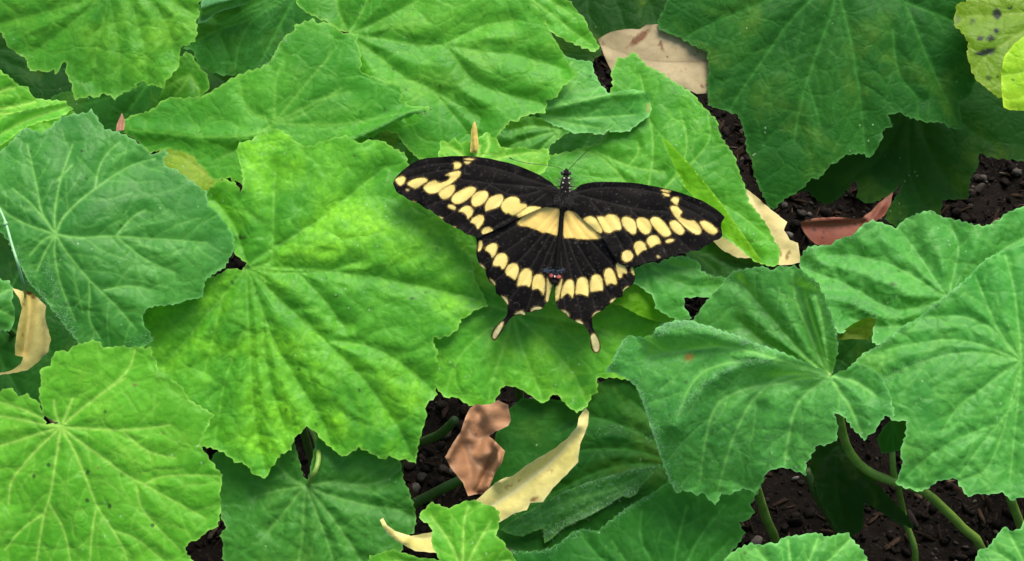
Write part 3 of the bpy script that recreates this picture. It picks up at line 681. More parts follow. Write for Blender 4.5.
leaf('A', 'largest bright green leaf, mottled with yellow, under the left wing tip of the butterfly', tone('leaf_A', 'bright', 100, 1.0, mot=.95, mottle=(.23, .62, .02), vstr=.3),
     J('246,263 236,255 218,242 200,228 198,205', '208,190 216,182 224,179 236,183 241,192 243,183 241,168 236,150 240,142', ('0,415 30,395 75,378 100,386 115,400 140,420 160,432 185,430 200,422 240,408 285,400 305,412 320,422 360,412 390,415 430,440 455,450 465,470', (250, 0, 2.954)), '409,166 418,190 430,208 445,219',
       ('600,130 612,150 608,190 640,215 660,250 662,290 685,330 703,372 665,385 640,405 625,412 615,440 590,460 560,468 545,466 540,480 555,500 552,520 555,545', (250, 180, 2.954)),
       ('555,20 545,50 550,75 515,105 520,130 515,150 500,200 492,240 487,275 460,265 430,262 410,252 395,265 360,248 320,228 295,245 272,256 245,235 215,210 190,180 165,165 155,180 130,200 120,235 90,250 65,285 45,320 20,310 0,300', (250, 370, 2.938)),
       ('735,290 715,275 690,270 660,245 630,232 590,225', (0, 370, 2.938)), '182,430 150,392 136,352 134,325 136,310 160,290 190,278 215,276 230,268 242,270'), (247, 267), .150,
     veins=V((247, 267), ('70,430 160,380 260,320 400,200 520,110', B2), ('100,535 180,530 300,525', B2), ('60,500 70,420 70,200 80,120', B2), ('40,560', B2)) +
     [P('330,271 360,262'), P('247,267 290,268 330,271 380,278 430,288 478,300'), P('247,267 285,305 325,340 365,380 400,430 412,458'), P('331,341 370,345 405,365 432,390'),
      P('247,267 262,310 275,345 300,385 325,425 330,445'), P('247,267 247,300 250,350 252,400 258,440 265,470'), P('247,267 220,300 190,335 165,365'), P('222,298 215,330 205,370'), P('262,310 265,370 285,430'), P('300,275 325,300 345,330'), P('244,330 225,375 215,440'), P('247,267 235,225 215,200')],
     tilt=(0, -.5), spots=[(336, 296, 1.1, 1.1), (355, 156, 1.3, .9), (412, 298, 1.2, 1.2), (299, 369, 1, 1), (359, 390, 1.2, 1.2), (242, 238, 2.5, 1.2), (318, 200, .8, .8), (247, 267, 3, 2.2, 0, .5), (240, 236, 1, 2)], seed=101, relief=.0028, puck=.00025, vw=9, droop=.010, step=2.1, vein_w=.9, sec_w=.55, sdens=26)
leaf('G2', 'leaf with pale radiating veins and a bluish centre, left of the big bright leaf', tone('leaf_2', 'cool', 2, .92, mot=.25, mottle=(.10, .33, .05), bloom=0.04),
     J('8,241 0,232 -15,215 -25,185 -12,160 4,148', ('60,550 80,525 100,510 125,515 165,532 200,510 245,465 300,455 350,450 365,435 380,455 395,480 420,515 465,525', A1), '126,135 136,141', ('575,28 600,57 630,52 660,38 675,52 655,72 660,105 700,115 740,145 790,180 825,205 835,260 870,290 905,335 935,385 940,430 915,480 900,510 850,540 822,562', B1),
       ('810,70 780,75 750,80 720,92 690,100 655,102 620,105 580,120 570,165 585,190 600,210 612,245 580,262 540,290', C1), '125,360 100,365 85,352 72,335 60,320 45,300 30,284 18,262 12,250'), (56, 234), .175,
     veins=V((56, 234), ('190,330 165,290 150,200 135,130 110,20', B1), ('165,300 110,240 50,195', B1), ('120,345 40,305 0,270', B1), ('218,330 220,270 240,160 265,90 290,20', B1), ('245,320 270,290 320,240 380,195 470,130 540,95 620,75', B1), ('280,388 340,392 400,385 465,385 600,395 700,400 830,412', B1),
              ('245,420 290,480 355,560 420,620 480,680 545,760', B1), ('215,440 225,500 235,560 270,650 300,720', B1), ('190,430 170,470 150,520', B1), ('170,400 120,460', B1)) +
     [P('95,189 99,165 110,150 120,142'), P('116,236 125,225 135,215 145,210'), P('117,237 138,255 155,265 175,273'), P('89,282 90,300 88,320 100,338'), P('104,290 130,285 150,290'), P('58,180 72,165')],
     tilt=(.08, -.45), spots=[(82, 151, 1.3, 1), (121, 226, 1.6, 1, -30), (64, 166, .9, .9), (70, 320, 1, 1), (105, 321, .9, .9), (31, 151, .8, .8)], seed=2, relief=.0016, droop=.016, step=1.9, vein_w=.9, ridges=[],
     bend=[(70, 300, -1, .9, 10)],
     hair=dict(lines=['14,250 30,284 45,299 60,320 75,340', '45,262 60,300 75,332', '97,356 125,350 150,335'], n=1300))
leaf('G1', 'large yellowish green toothed leaf filling the top left corner', tone('leaf_1', 'bright', 1, .92, mot=.9, mottle=(.20, .50, .03), vstr=.25),
     J('-60,10 -40,25 -10,28', ('0,125 20,160 35,195 60,205 80,225 100,228 108,255 118,285 150,280 185,290 215,280 225,300 235,285 245,260 262,245 265,300 285,335 290,370 300,400 330,392 360,385 385,393 415,373 440,385 460,397 480,380 500,370 545,350 550,335 560,325 580,330 600,345 625,340 640,352 655,355 665,325 700,285 715,270 718,250 722,190 750,180 780,165 785,150 790,120 785,80 800,60 795,20 805,-5', A1), '196,-30 160,-60 60,-80 -30,-55'), (100, -45), .17,
     veins=V((100, -45), ('370,0 240,35 130,60 0,95', A1), ('400,0 300,80 220,150 130,210', A1), ('440,0 400,120 380,250 370,330', A1), ('520,0 560,120 580,230 590,330', A1), ('600,0 670,90 690,200', A1), ('700,10 770,60', A1), ('450,60 480,200 480,350', A1)),
     tilt=(0, -.5), seed=111, relief=.0022, vw=10, droop=.01, step=2.1, sec_w=.55, vein_w=.8)
SD['G20'] = (-.05,-.05); leaf('G20', 'light green leaf with yellow veins in the bottom left corner', tone('leaf_20', 'lime', 20, .92, mot=.4, mottle=(.24, .50, .035), spot=(.13, .14, .03), specks=.8),
     J('58,423 46,417', ('165,530 160,490 155,450 165,400 158,370 168,350 200,345 208,310 220,288 245,280 270,285 290,268 312,255 340,250 375,238 400,250 415,270 440,268 480,262 520,270 545,265 580,272 605,268 612,300 630,340 630,385 660,390 690,395 730,430 745,460 760,480 810,510 860,540', C1),
       ('840,-2 835,20 815,50 800,100 825,130 860,180 890,215 885,260 880,300 885,340 880,380 870,425 830,440 800,470 750,490 742,520 775,560', D1), '195,590 150,625 90,635 30,630 -30,605 -60,545 -60,460 -40,412 -15,390', ('0,445 20,432 50,435 75,465 90,462 105,450 130,475 160,490', C1), '46,424'), (61, 427), .185,
     veins=V((61, 427), ('380,32 490,38 600,28 680,15', D1), ('330,90 430,160 500,215 580,255 660,300 740,345 820,390', D1), ('300,120 360,270 390,350 455,440 500,520 520,600', D1), ('235,80 220,180 200,310 175,370 160,470 140,600', D1), ('150,110 80,190 40,245 35,330', D1), ('140,55 80,75 0,100 -80,130', D1), ('150,10 90,-5 0,-20', D1)) +
     [P('61,427 80,410 105,391 125,378'), P('61,427 68,410 73,398'), P('122,430 135,443 152,454 175,458'), P('145,484 160,476 190,475 220,476'), P('136,487 140,506 150,520 165,535 180,550'), P('114,531 135,537 150,550 165,562'), P('96,510 92,530 90,560'), P('44,513 20,530 5,550'), P('50,505 65,530 70,560'), P('61,427 55,412 54,400'), P('105,391 130,370 135,350'), P('61,427 46,420 20,408 0,402')],
     tilt=(.05, -.6), seed=201, relief=.0013, droop=.004, step=1.9, vein_w=1.0, sec_w=.75, sdens=20, spots=[(134, 385, 3, 1.8, 20, .8), (126, 427, 1.2, 1), (164, 433, 1.3, 1.2), (98, 468, 1.5, 1.2), (102, 547, 1.2, 1.2), (30, 520, .9, .9)])
SD['G22'] = (0,-.06); leaf('G22', 'small bright green lobed leaf at the bottom edge, over the long pale dry leaf', tone('leaf_22', 'lime', 22, .92, mot=.5, mottle=(.22, .48, .02)),
     J(('652,372 665,360 680,350 690,330 702,325 735,335 770,350 800,335 830,322 880,315 905,330 930,335 955,345 972,360 975,385 972,420 960,460 985,475 1000,500 1024,530 1040,560', D2), '520,590 480,615 400,605 360,580', ('450,560 455,538 480,535 515,520 548,512 580,525 620,535 655,548 690,548 735,556 720,530 705,500 700,470 705,440 690,412 660,400', D2)), (462, 575), .16,
     veins=V((462, 575), ('800,530 760,460 700,380', D2), ('830,500 830,400 850,340', D2), ('880,500 940,400', D2), '430,570 395,560', '490,565 510,560'), tilt=(0, -.6), seed=221, relief=.0018, tooth=1.6)
SD['G13'] = (.10,.02); leaf('G13', 'broad leaf with deep valleys and soft ridges at the right edge, behind two others', tone('leaf_13', 'cool', 13, 1.2, vstr=.25, bloom=0.11, mot=.4, mottle=(.12, .36, .06)),
     P('799,262 803,252 809,246 830,245 838,239 853,235 863,224 873,220 885,224 892,226 896,228 905,219 918,213 930,210 943,217 958,220 973,224 985,226 998,220 1008,212 1024,206 1070,195 1090,260 1060,320 980,350 920,350 885,347 872,343 873,330 876,319 871,317 856,325 840,334 825,320 805,290'), (948, 298), .14,
     veins=V((948, 298), '926,285 900,268 865,256 830,255', '905,312 880,305 850,285 802,268', '925,265 912,245 898,228', '955,270 960,245 950,225', '975,275 1000,250 1040,230', '915,325 880,328 850,318', '990,300 1040,300'),
     tilt=(0, -.3), seed=131, relief=.0048, puck=.0003, vw=14, droop=.007, spots=[(893, 285, 3, 2, 0, .8)], vein_w=.8,
     hair=dict(lines=['800,268 825,262 850,258', '815,288 850,300 880,310', '803,252 853,235 873,220'], n=900, surf=150))
leaf('G13b', None, tone('leaf_13_fold', 'yellow', 132, .30, trans=.35),
     J(('270,232 284,215 310,195 345,172 380,155 412,150 432,158 424,185 410,205 404,232 395,238 330,236 285,240', C4)), (868, 322), .14,
     veins=[P('842,336 858,328 872,322')], tilt=(0, -1.2), seed=133, tooth=.3, relief=.0005, droop=0, secondary=False, parent_key='G13', part='folded_margin', ignore=('G13',), gap=.001, und=.0004)
SD['G14'] = (.10,.0); leaf('G14', 'big light green quilted leaf at the right edge', tone('leaf_14', 'cool', 14, 1.22, vstr=.4, bloom=0.06, mot=.6, mottle=(.15, .40, .05)),
     J('1050,238 1024,244 1005,250 987,258 978,266 967,278 960,284 945,296 930,308 915,320 904,325 890,337 880,345 865,352 852,364 852,385 868,395 880,405', ('500,0 555,0 548,60 528,120 538,170 525,210 510,245 540,268 570,270 600,285 640,270 680,240 715,235 750,230 770,265 800,305 840,290 880,295 910,290 940,285 955,305 970,318 1024,303', D4), '1050,492 1095,440 1115,360 1095,280'), (1022, 361), .15,
     veins=V((1022, 361), '990,353 960,352 920,362 885,378', '985,345 950,338 910,345 885,350', '990,325 960,315 925,318', ('1000,330 900,400 840,450 760,500 700,600', C4), '1000,335 985,300 975,275', ('900,190 800,230 700,260 600,270', D4), '1018,400 985,440 960,475', '1020,340 1015,290 1005,255', '1015,430 1010,480') + [P('995,425 960,437 930,455 905,478')],
     tilt=(0, -.4), seed=141, relief=.0022, puck=.00035, vw=9, droop=.006, step=2.1, vein_w=1.0, sdens=19,
     hair=dict(lines=['967,278 945,296 915,320 890,337 862,355', '885,378 920,362 960,352'], n=900, surf=100))
leaf('G15u', None, tone('leaf_15_upper', 'cool', 152, .95, bloom=.12, mot=.2, vstr=.9),
     P('831,377 834,368 838.5,350 837,335 834,322 828,305 823,293 818,283 813,278 808,276 802,270 794,265 788,267 781,265 776,268 770,270 764,266 757,267 750,268 743,269 737,270 732,272 728,277 722,284 716,291 710,297 703,305 698,313 690,323 700,335 730,345 760,355 800,368'), (829, 375), .155,
     veins=V((829, 375), '818,355 806,325 797,305 793,285 793,270', '822,350 812,320 805,300', '805,358 780,328 755,300 738,280', '800,360 765,345 740,322', '826,350 822,320 815,295'),
     tilt=(-.25, -.75), seed=153, relief=.0032, vw=8, droop=.003, step=1.9, vein_w=1.1, parent_key='G15', part='upper_lobe', ridges=[(P('829,372 812,330 803,290'), -.004, 9), (P('829,374 822,340 812,300'), .003, 6)],
     hair=dict(lines=['808,276 828,305 838,346', '794,265 764,266 737,270 722,284'], n=350))
leaf('G15', 'fuzzy bluish green leaf right of centre, its lobes folded down around a yellow vein junction', tone('leaf_15', 'cool', 15, 1.12, bloom=.22, mot=.12, spot=(.30, .16, .02)),
     J('831,377 824,371 814,366 800,360 788,354.5 780,351 765,346 752,342 740,336 727,332 712,327 700,323.5 690,320', ('690,163 660,162 640,165 615,172 590,185 575,198 560,220 530,226 500,226 480,222 460,225 440,245 422,278 410,305 400,330 370,365 420,375 460,395 495,425 510,455 520,480 545,560', C3),
       ('570,70 585,115 600,160 620,220 630,240 645,270 662,292 680,278 715,285 745,298 760,285 780,305 815,338 838,290 870,297 900,280 930,270 955,280 975,292 1000,240 1024,200', D3), ('60,185 110,200 150,218 155,170 200,95 225,100 250,88 275,80 280,20', D4), ('265,530 300,545', C4), ('320,5 345,40 370,60 385,80 400,60 430,40 445,10 470,-20', D4), ('490,550 508,540 490,460 470,415 455,390 430,365 400,350 350,335 310,358 270,372', C4)), (829, 375), .165,
     veins=V((829, 375), '805,369 768,361 735,361 705,369 690,385 678,415', '800,374 775,378 752,400 742,418 730,445 718,490', '810,390 795,405 788,440 785,462', '840,392 850,405 860,430', '855,380 875,395', '800,366 730,345 690,350 650,356', '775,384 745,388 715,402 705,440 700,480'),
     tilt=(-.05, -.45), seed=151, relief=.0022, puck=.00025, vw=8, sdens=26, droop=.004, step=1.9, vein_w=1.2, spots=[(689, 357, 4.5, 3, 0, .9)],
     ridges=[(P('655,330 690,330 730,340 770,352 810,366'), .006, 14), (P('770,362 742,362 719,372 702,384 687,400 675,425'), .005, 10), (P('760,410 745,440 735,480'), -.003, 9)],
     bend=[(740, 380, -.25, 1, 11)],
     stalk=[(829, 376, .165), (836, 400, .13), (841, 424, .105), (846, 445, .09), (858, 463, .078), (875, 475, .07), (895, 482, .062), (923, 491, .05), (943, 508, .035), (963, 528, .018), (984, 554, -.003)],
     hair=dict(lines=['652,336 672,323 700,325 730,334 752,343 780,352', '655,329 690,322 730,334 765,347', '770,360 742,362 719,371 702,384 687,400 677,415', '636,386 648,420 662,461 669,481 680,490', '604,371 617,350 627,337', '627,379 642,400 655,440', '693,322 672,321 655,327'], n=4200, surf=500, spread=3.0))
SD['G25'] = (0,-.06); leaf('G25', 'small light green scalloped leaf at the bottom edge, right of the dark fuzzy leaf', tone('leaf_25', 'cool', 250, 1.25, bloom=0.05),
     P('718,570 727,556 737,549 750,543 760,545 768,543 778,543 782,538 788,536 800,535 810,533 820,533 826,537 831,536 840,533 849,533 852,539 856,543 860,547 864,552 868,561 872,585 820,620 750,610 720,590'), (795, 590), .14,
     veins=V((795, 590), '790,560 788,540', '810,560 818,538', '830,560 850,540', '770,565 755,548', '840,575 865,560'), tilt=(0, -.6), seed=251)
SD['G26'] = (.05,-.06); leaf('G26', 'light green leaf tip in the bottom right corner', tone('leaf_26', 'cool', 260, 1.1),
     P('970,575 978,551 983,548 988,548 993,540 995,538 1000,531 1005,526 1010,530 1013,531 1020,528 1030,513 1065,535 1065,600 990,605'), (1040, 590), .13,
     veins=V((1040, 590), '1010,560 990,550', '1020,555 1008,532', '1035,550'), tilt=(0, -.5), seed=261)
leaf('Th', 'thin yellow curled leaf tip standing up above the left wing',
     dry_material('dry_leaf_tip', (.70, .50, .10), (.60, .45, .10), (.7, .55, .2), (.2, .1, .03), 7),
     P('470,152 471,140 471,131 473,123 475,121 477,128 478,138 479,146 477,154'), (474, 150), .16, name='dry_leaf', group=DG, cat='dry leaf', tooth=0, secondary=False, und=.0003, tilt=(.4, -.8), seed=57, relief=0,
     ridges=[(P('474,122 475,150'), .0015, 2)], droop=0, step=1.5)
leaf('Tp', 'tiny pinkish dry leaf tip beside the point of the hood shaped leaf',
     dry_material('dry_leaf_pink', (.45, .20, .13), (.4, .18, .1), (.5, .3, .2), (.2, .1, .03), 8),
     P('116,131 117,124 119,119 122,113 124,118 125,124 124,130'), (120, 126), .14, name='dry_leaf', group=DG, cat='dry leaf', tooth=0, secondary=False, und=.0003, tilt=(.2, -.7), seed=58, relief=0, ridges=[(P('122,114 120,131'), .0015, 2)], droop=0, step=1.5)
# ------------------------------------------------------------------ the butterfly (wings stacked above the leaves first)
W1, W2, W3, W4 = (385, 140, 8), (500, 160, 8), (610, 160, 8), (440, 200, 8)
W5, W6, W7, W8 = (540, 210, 8), (470, 260, 8), (530, 250, 8), (480, 290, 8)
Z5, Z6 = (380, 120, 4.006), (550, 120, 4.005)
LFW = '560,190 555,186 551,182 546,179 540,175 531,171 524,168 516,165 508,162.5 500,161 490,158.5 479,157 470,156 460,156 450,156 441,157 433,157.5 426,158 416,161 411,164 407,167 403,170 399,174 396,177 393.5,181 393,184 394,186 395,189 396.5,192 400,194.5 404,196 408,199.5 414,202 419,203.5 422,206 426,209 431,210 435,214 441,218 446,223 450,224 455,228 461,229.5 466,234.5 471,235 476,237.5 479,238 484,234.5 490,232 497,229 504,226 510,222.5 517,219 530,213 542,208 560,203'
LHW = '561,199 540,200 515,210 490,222 474,232 476,238 477,245 476,252 477,258 479,264 482,267 485.6,270 486,275 488,279 490,283 495,285 495.5,290 496.5,294 500,296 503,299 507,303 507.5,308 507.5,313 506,316.5 504,319 500,322.5 496,326 493,330 491,334 491,337 492,339.5 494,340.8 496.5,339.8 500.6,334 503,330 505,326 507,323 509,320 512,317 514,315.6 519,315 523,315 525,315 526,312.5 528,312 532,312.8 536,310.5 539,309.5 542,309 544,306 545.5,303.5 548,302.5 549,298 550,294 551,290 553,284 557,276 560,250 562,205'
RHW = '562,205 558,250 556,276 553.5,284 554.5,289 555,294 555.2,298 555.6,302 556.5,306 559,309.5 562,311 565,313.5 567.5,317.3 569.5,318.2 572,319 575,321 578,323 581,323.6 584,325 586,328 588,331 589.5,334 590.3,337.5 590.2,341 590.4,345 591,348 592.3,350.8 594,352.8 596.3,353.3 598.5,352.6 600.2,350.8 600.9,348 600.6,344 599.3,340 597.5,336 595,332 593,328 592.3,324 592,320 593,316 596,313 600,311.5 603,310.5 606,306.5 609.5,304.3 613,301.5 616,298.5 619,297.5 622.5,296.5 622.8,292.5 625,289 628,287 631.5,286 634,282.5 635,278 634.5,273 633,268 634,262 622,252 604,235 585,215 570,199'
RFW = '566,203 565,190 570,190.5 574,190 577,187.5 580,185 583,184 587.5,183 594,182 600,181.7 613,181.8 628,182.3 640,183.5 650,185.5 660,187.3 670,189.8 680,192.4 691,196.5 702.5,200.5 709,204.5 716,209 721,213 725,217.3 723.5,219.5 721.5,222.5 721,227 722,231 722.5,236 719,239.5 713,241 708,245 703,247 699,251 692,250.5 686,253.5 680,253.5 675,255.5 667,258 660,258.5 656,261 648,262 640,264.5 634,266.5 627,267 617,263 610,250 603,238 590,226 581,218 570,206'
LF_SP = [('80,320 100,300 130,290 150,290 165,305 162,325 150,350 120,368 95,345', W1), ('175,355 190,335 215,320 250,308 280,303 320,303 343,318 335,335 300,355 265,380 240,390 215,378', W1),
 ('305,385 318,362 345,340 390,322 410,325 425,340 450,343 470,335 495,328 512,312 520,292 500,284 480,285 500,270 530,258 560,250 590,246 605,252 607,270 595,292 560,325 500,370 440,410 400,425 365,430 335,420', W1),
 ('545,180 575,173 600,180 612,200 605,218 585,232 548,237 555,205', W1), ('625,150 660,145 700,150 715,157 690,162 650,160', W1), ('630,172 660,170 690,173 675,188 655,193 640,186', W1),
 ('428,430 435,405 460,385 510,362 550,358 560,370 560,395 548,425 520,455 490,472 460,472 440,455', W1),
 ('530,470 545,440 570,420 640,385 670,374 700,373 728,385 728,405 710,435 680,460 640,490 600,510 565,513 535,495', W1),
 ('688,480 695,455 720,425 760,407 795,405 820,415 828,440 822,470 795,500 760,525 720,535 698,520', W1),
 ('420,345 428,325 440,310 470,298 488,298 495,310 490,335 470,352 440,360 422,366', Z5),
 ('483,345 490,330 505,315 525,307 545,308 560,318 560,335 585,335 590,348 570,362 548,378 530,383 515,372 505,375 490,362', Z5),
 ('610,125 640,92 700,52 760,50 818,60 760,90 700,115 680,130 640,145', W4),
 ('65,37 100,38 130,58 120,82 90,72 65,60', W4), ('145,95 175,60 215,42 250,55 270,88 255,125 220,155 212,120 180,95', W4),
 ('240,178 260,145 310,118 345,122 355,155 335,200 300,238 285,198 262,185', W4), ('330,255 350,222 390,213 420,232 430,265 412,300 382,317 355,300 345,278', W4),
 ('215,490 245,496 242,506 222,502', W1), ('165,395 188,390 192,408 176,411', W1), ('233,385 255,393 240,397', Z5), ('284,424 306,428 299,440', Z5), ('333,453 356,464 346,469', Z5)]
LH_SP = [('612,190 650,145 700,112 770,72 830,42 865,58 900,62 962,72 968,150 955,225 945,285 915,280 880,268 850,258 820,265 790,245 740,228 700,212 650,210', W4),
 ('312,325 335,325 342,365 325,405 302,415 308,370', W4), ('358,400 375,368 420,343 455,350 462,380 445,440 415,467 402,428 385,415', W4),
 ('420,522 432,475 455,438 490,423 522,430 540,455 540,495 520,545 495,555 482,525 450,530', W4),
 ('280,90 300,45 340,23 375,30 392,65 385,110 362,165 330,140 292,120', W6), ('375,212 385,150 405,95 440,66 470,68 492,90 497,130 490,185 475,220 450,202 405,205', W6),
 ('495,240 498,170 515,125 545,112 580,120 598,150 602,200 598,250 585,285 572,258 548,230 520,232', W6), ('603,325 612,260 615,150 622,150 632,175 650,200 662,200 648,260 640,300 628,338', W6),
 ('70,30 100,40 120,65 124,95 115,95 98,65', W6), ('155,153 180,158 200,180 202,205 180,178', W6), ('248,290 280,294 300,320 303,355 290,348 272,312', W6),
 ('272,198 300,175 335,165 356,180 360,203 340,195 318,190', W8), ('405,175 412,150 440,136 480,135 495,147 490,158 450,156 425,163', W8), ('100,380 105,345 140,290 170,260 190,250 182,290 150,350 130,382 115,392', W8)]
RH_SP = [('188,225 187,130 188,60 195,20 220,5 250,8 320,30 400,100 470,170 500,212 488,228 470,231 380,235 290,233 280,222 235,225', W5),
 ('680,330 678,270 685,215 700,205 718,185 732,150 740,158 728,230 715,290 708,318', W6), ('727,310 732,245 755,185 785,155 815,157 832,180 835,220 830,270 820,305 802,280 778,265 752,285', W6),
 ('842,280 846,210 860,155 885,138 915,137 938,155 948,195 950,245 945,292 915,280 880,270', W6), ('480,332 480,260 495,210 520,195 550,197 575,220 585,265 585,325 550,325 505,335', W7),
 ('612,285 598,240 590,190 605,155 630,142 655,152 675,185 690,230 698,265 685,278 650,265 625,275', W7), ('690,155 688,115 705,95 735,97 765,130 780,190 745,185 735,215 720,225 705,212 700,180', W7),
 ('805,150 812,138 835,130 842,150 840,200 825,200 808,175', W7), ('637,170 655,160 685,165 708,185 716,205 710,222 690,190 665,176', W8), ('758,250 780,237 805,245 828,272 800,272 775,256', W8),
 ('898,210 915,182 945,168 968,168 960,180 930,192 912,216', W8), ('638,418 655,395 685,384 702,390 680,402 655,422', W7), ('743,345 748,312 775,292 806,292 800,305 775,318 755,340', W7),
 ('890,405 885,372 900,348 918,352 940,385 955,430 955,470 945,492 920,498 905,475', W8)]
RF_SP = [('405,240 440,237 490,244 488,255 465,263 430,254', W3), ('414,266 440,262 480,276 472,292 445,289', W3), ('483,318 510,293 552,298 550,330 538,365 505,343', W3),
 ('480,350 490,343 510,346 532,370 520,380 525,392 555,402 578,402 600,425 608,445 600,458 580,459 530,420 495,380', Z6), ('598,408 620,402 650,418 668,438 672,450 655,460 630,450 610,430', Z6),
 ('478,410 490,402 505,402 530,425 540,445 530,460 515,460 495,445 480,425', Z6), ('400,400 412,388 435,390 460,410 480,440 486,458 470,468 450,465 425,440 405,415', Z6),
 ('345,400 355,390 375,390 397,402 408,425 402,450 385,460 365,450 348,425', Z6), ('285,400 292,388 315,388 338,402 347,425 345,455 330,459 305,440 290,420', Z6),
 ('455,55 485,50 520,55 535,40 565,34 600,38 630,62 645,100 652,140 640,162 605,160 590,167 560,185 530,180 512,172 480,115', W5), ('340,78 365,58 400,47 440,62 470,105 503,162 490,186 465,178 420,150', W5),
 ('460,486 475,476 498,477 492,488 468,493', Z6), ('850,250 865,220 890,203 925,202 950,220 972,268 930,275 885,305 868,280', W5), ('750,295 758,262 785,247 815,250 838,270 857,318 820,325 790,355 778,365 760,320', W5),
 ('652,375 660,340 690,320 720,325 740,348 748,370 735,398 700,418 672,412 655,395', W5), ('835,437 860,424 882,430 855,440', W5), ('930,368 946,362 958,372 952,384 938,383', W5), ('600,528 612,524 618,530 606,536', Z6)]

class WingSheet(Sheet):
    pass
def wing(out, anchor, z, spots, veins, seed, gap, ignore=(), extra=0, **k):
    raw = P(out)
    s = WingSheet(raw, anchor, z, tilt=WT, veins=[P(v) for v in veins], droop=k.pop('droop', .004), relief=.0003, vw=3.5, und=.00012, uscale=40,
                  seed=seed, gap=gap, ignore=set(ignore), tooth=0, secondary=False, puck=.00008, **k)
    s.polys = []
    for sp in spots:
        a = P(*sp); c = smooth_closed(a); c = resample(c, 1.0, True)
        m = inside(raw, c[:, 0], c[:, 1])
        if not m.all():            # pull the marks of the margin just inside the outline
            cen = a.mean(0)
            for i in np.where(~m)[0]:
                for q in range(12):
                    c[i] = c[i] + (cen - c[i]) * .12
                    if inside(raw, c[i:i + 1, 0], c[i:i + 1, 1])[0]: break
        s.polys.append(c)
    s.out = resample(smooth_closed(raw), 1.2, True)
    return s
WT = (0.0, -.58)
FWV_L = ['556,188 530,180 505,171 470,163 430,164 410,170', '556,189 520,186 475,182 455,178', '455,178 466,168 466,161', '455,178 440,182 415,190', '475,182 450,198 425,207', '490,185 465,205 445,218', '510,188 485,215 468,233', '540,191 515,198 490,185',
         '545,194 515,216 490,230', '466,170 440,170 410,178']
FWV_R = ['574,193 600,187 640,189 680,198 715,215', '574,194 605,202 640,210 668,212', '668,212 672,203 669,194', '668,212 690,228 718,238', '655,213 675,235 690,250', '630,209 655,235 668,257', '605,203 628,235 645,262', '590,200 610,225 628,258', '672,203 700,215 716,228']
HWV_L = ['558,205 530,235 500,255 482,265', '558,215 535,245 510,270 492,283', '556,225 535,260 518,290 506,303', '556,235 540,270 530,300 526,312', '557,240 548,270 545,303', '505,300 500,318 494,335', '535,215 500,235 478,248']
HWV_R = ['566,205 585,235 610,262 628,283', '564,215 580,250 600,280 612,300', '563,225 575,260 590,290 596,310', '562,235 570,270 578,300 582,322', '560,240 562,275 565,310', '587,322 593,335 596,348', '575,215 605,245 632,268']
wings = {}
for key, o, an, sp, vv, sd, gp, ig in (('HL', LHW, (562, 200), LH_SP, HWV_L, 301, .004, ()), ('HR', RHW, (562, 200), RH_SP, HWV_R, 302, .004, ('HL',)),
                                   ('FL', LFW, (562, 200), LF_SP, FWV_L, 303, .0009, ('HR',)), ('FR', RFW, (562, 200), RF_SP, FWV_R, 304, .0009, ('HL', 'FL'))):
    s = wing(o, an, .175, sp, vv, sd, gp, ig, droop=.0035)
    wings[key] = s
    stack(s, key)
# both sides sit at one height on the body
m = max(wings['FL'].dz, wings['FR'].dz, wings['HL'].dz + .0011, wings['HR'].dz + .0011)
wings['FL'].dz = wings['FR'].dz = m; wings['HL'].dz = wings['HR'].dz = m - .0011

def wing_black():
    m, nt = newmat('wing_black_scales'); g = NT(nt); v = g.coord((0, 0, 0))
    n = g.noise(v, 750, 3, .7); n1 = g.noise(v, 60, 3, .6)
    c = g.mix(g.ramp(n1, .35, .65), (.0030, .0026, .0024), (.008, .0065, .0055))
    c = g.mix(g.ramp(n, .58, .74, 0, .5), c, (.09, .08, .065))
    c = g.mix(g.math('MULTIPLY', g.attr('vein'), .22), c, (.07, .06, .05))
    c = g.mix(g.math('MULTIPLY', g.attr('pe'), g.ramp(n, .35, .65, .15, .5)), c, (.40, .27, .07))
    b = g.n('ShaderNodeBsdfPrincipled'); g.l(c, b.inputs['Base Color']); b.inputs['Roughness'].default_value = .55
    b.inputs['Specular IOR Level'].default_value = .04; b.inputs['Sheen Weight'].default_value = .0; b.inputs['Sheen Tint'].default_value = (.8, .75, .7, 1)
    bp = g.n('ShaderNodeBump'); bp.inputs['Strength'].default_value = .35; bp.inputs['Distance'].default_value = .0002
    g.l(n, bp.inputs['Height']); g.l(bp.outputs[0], b.inputs['Normal'])
    o = g.n('ShaderNodeOutputMaterial'); g.l(b.outputs[0], o.inputs[0]); return m
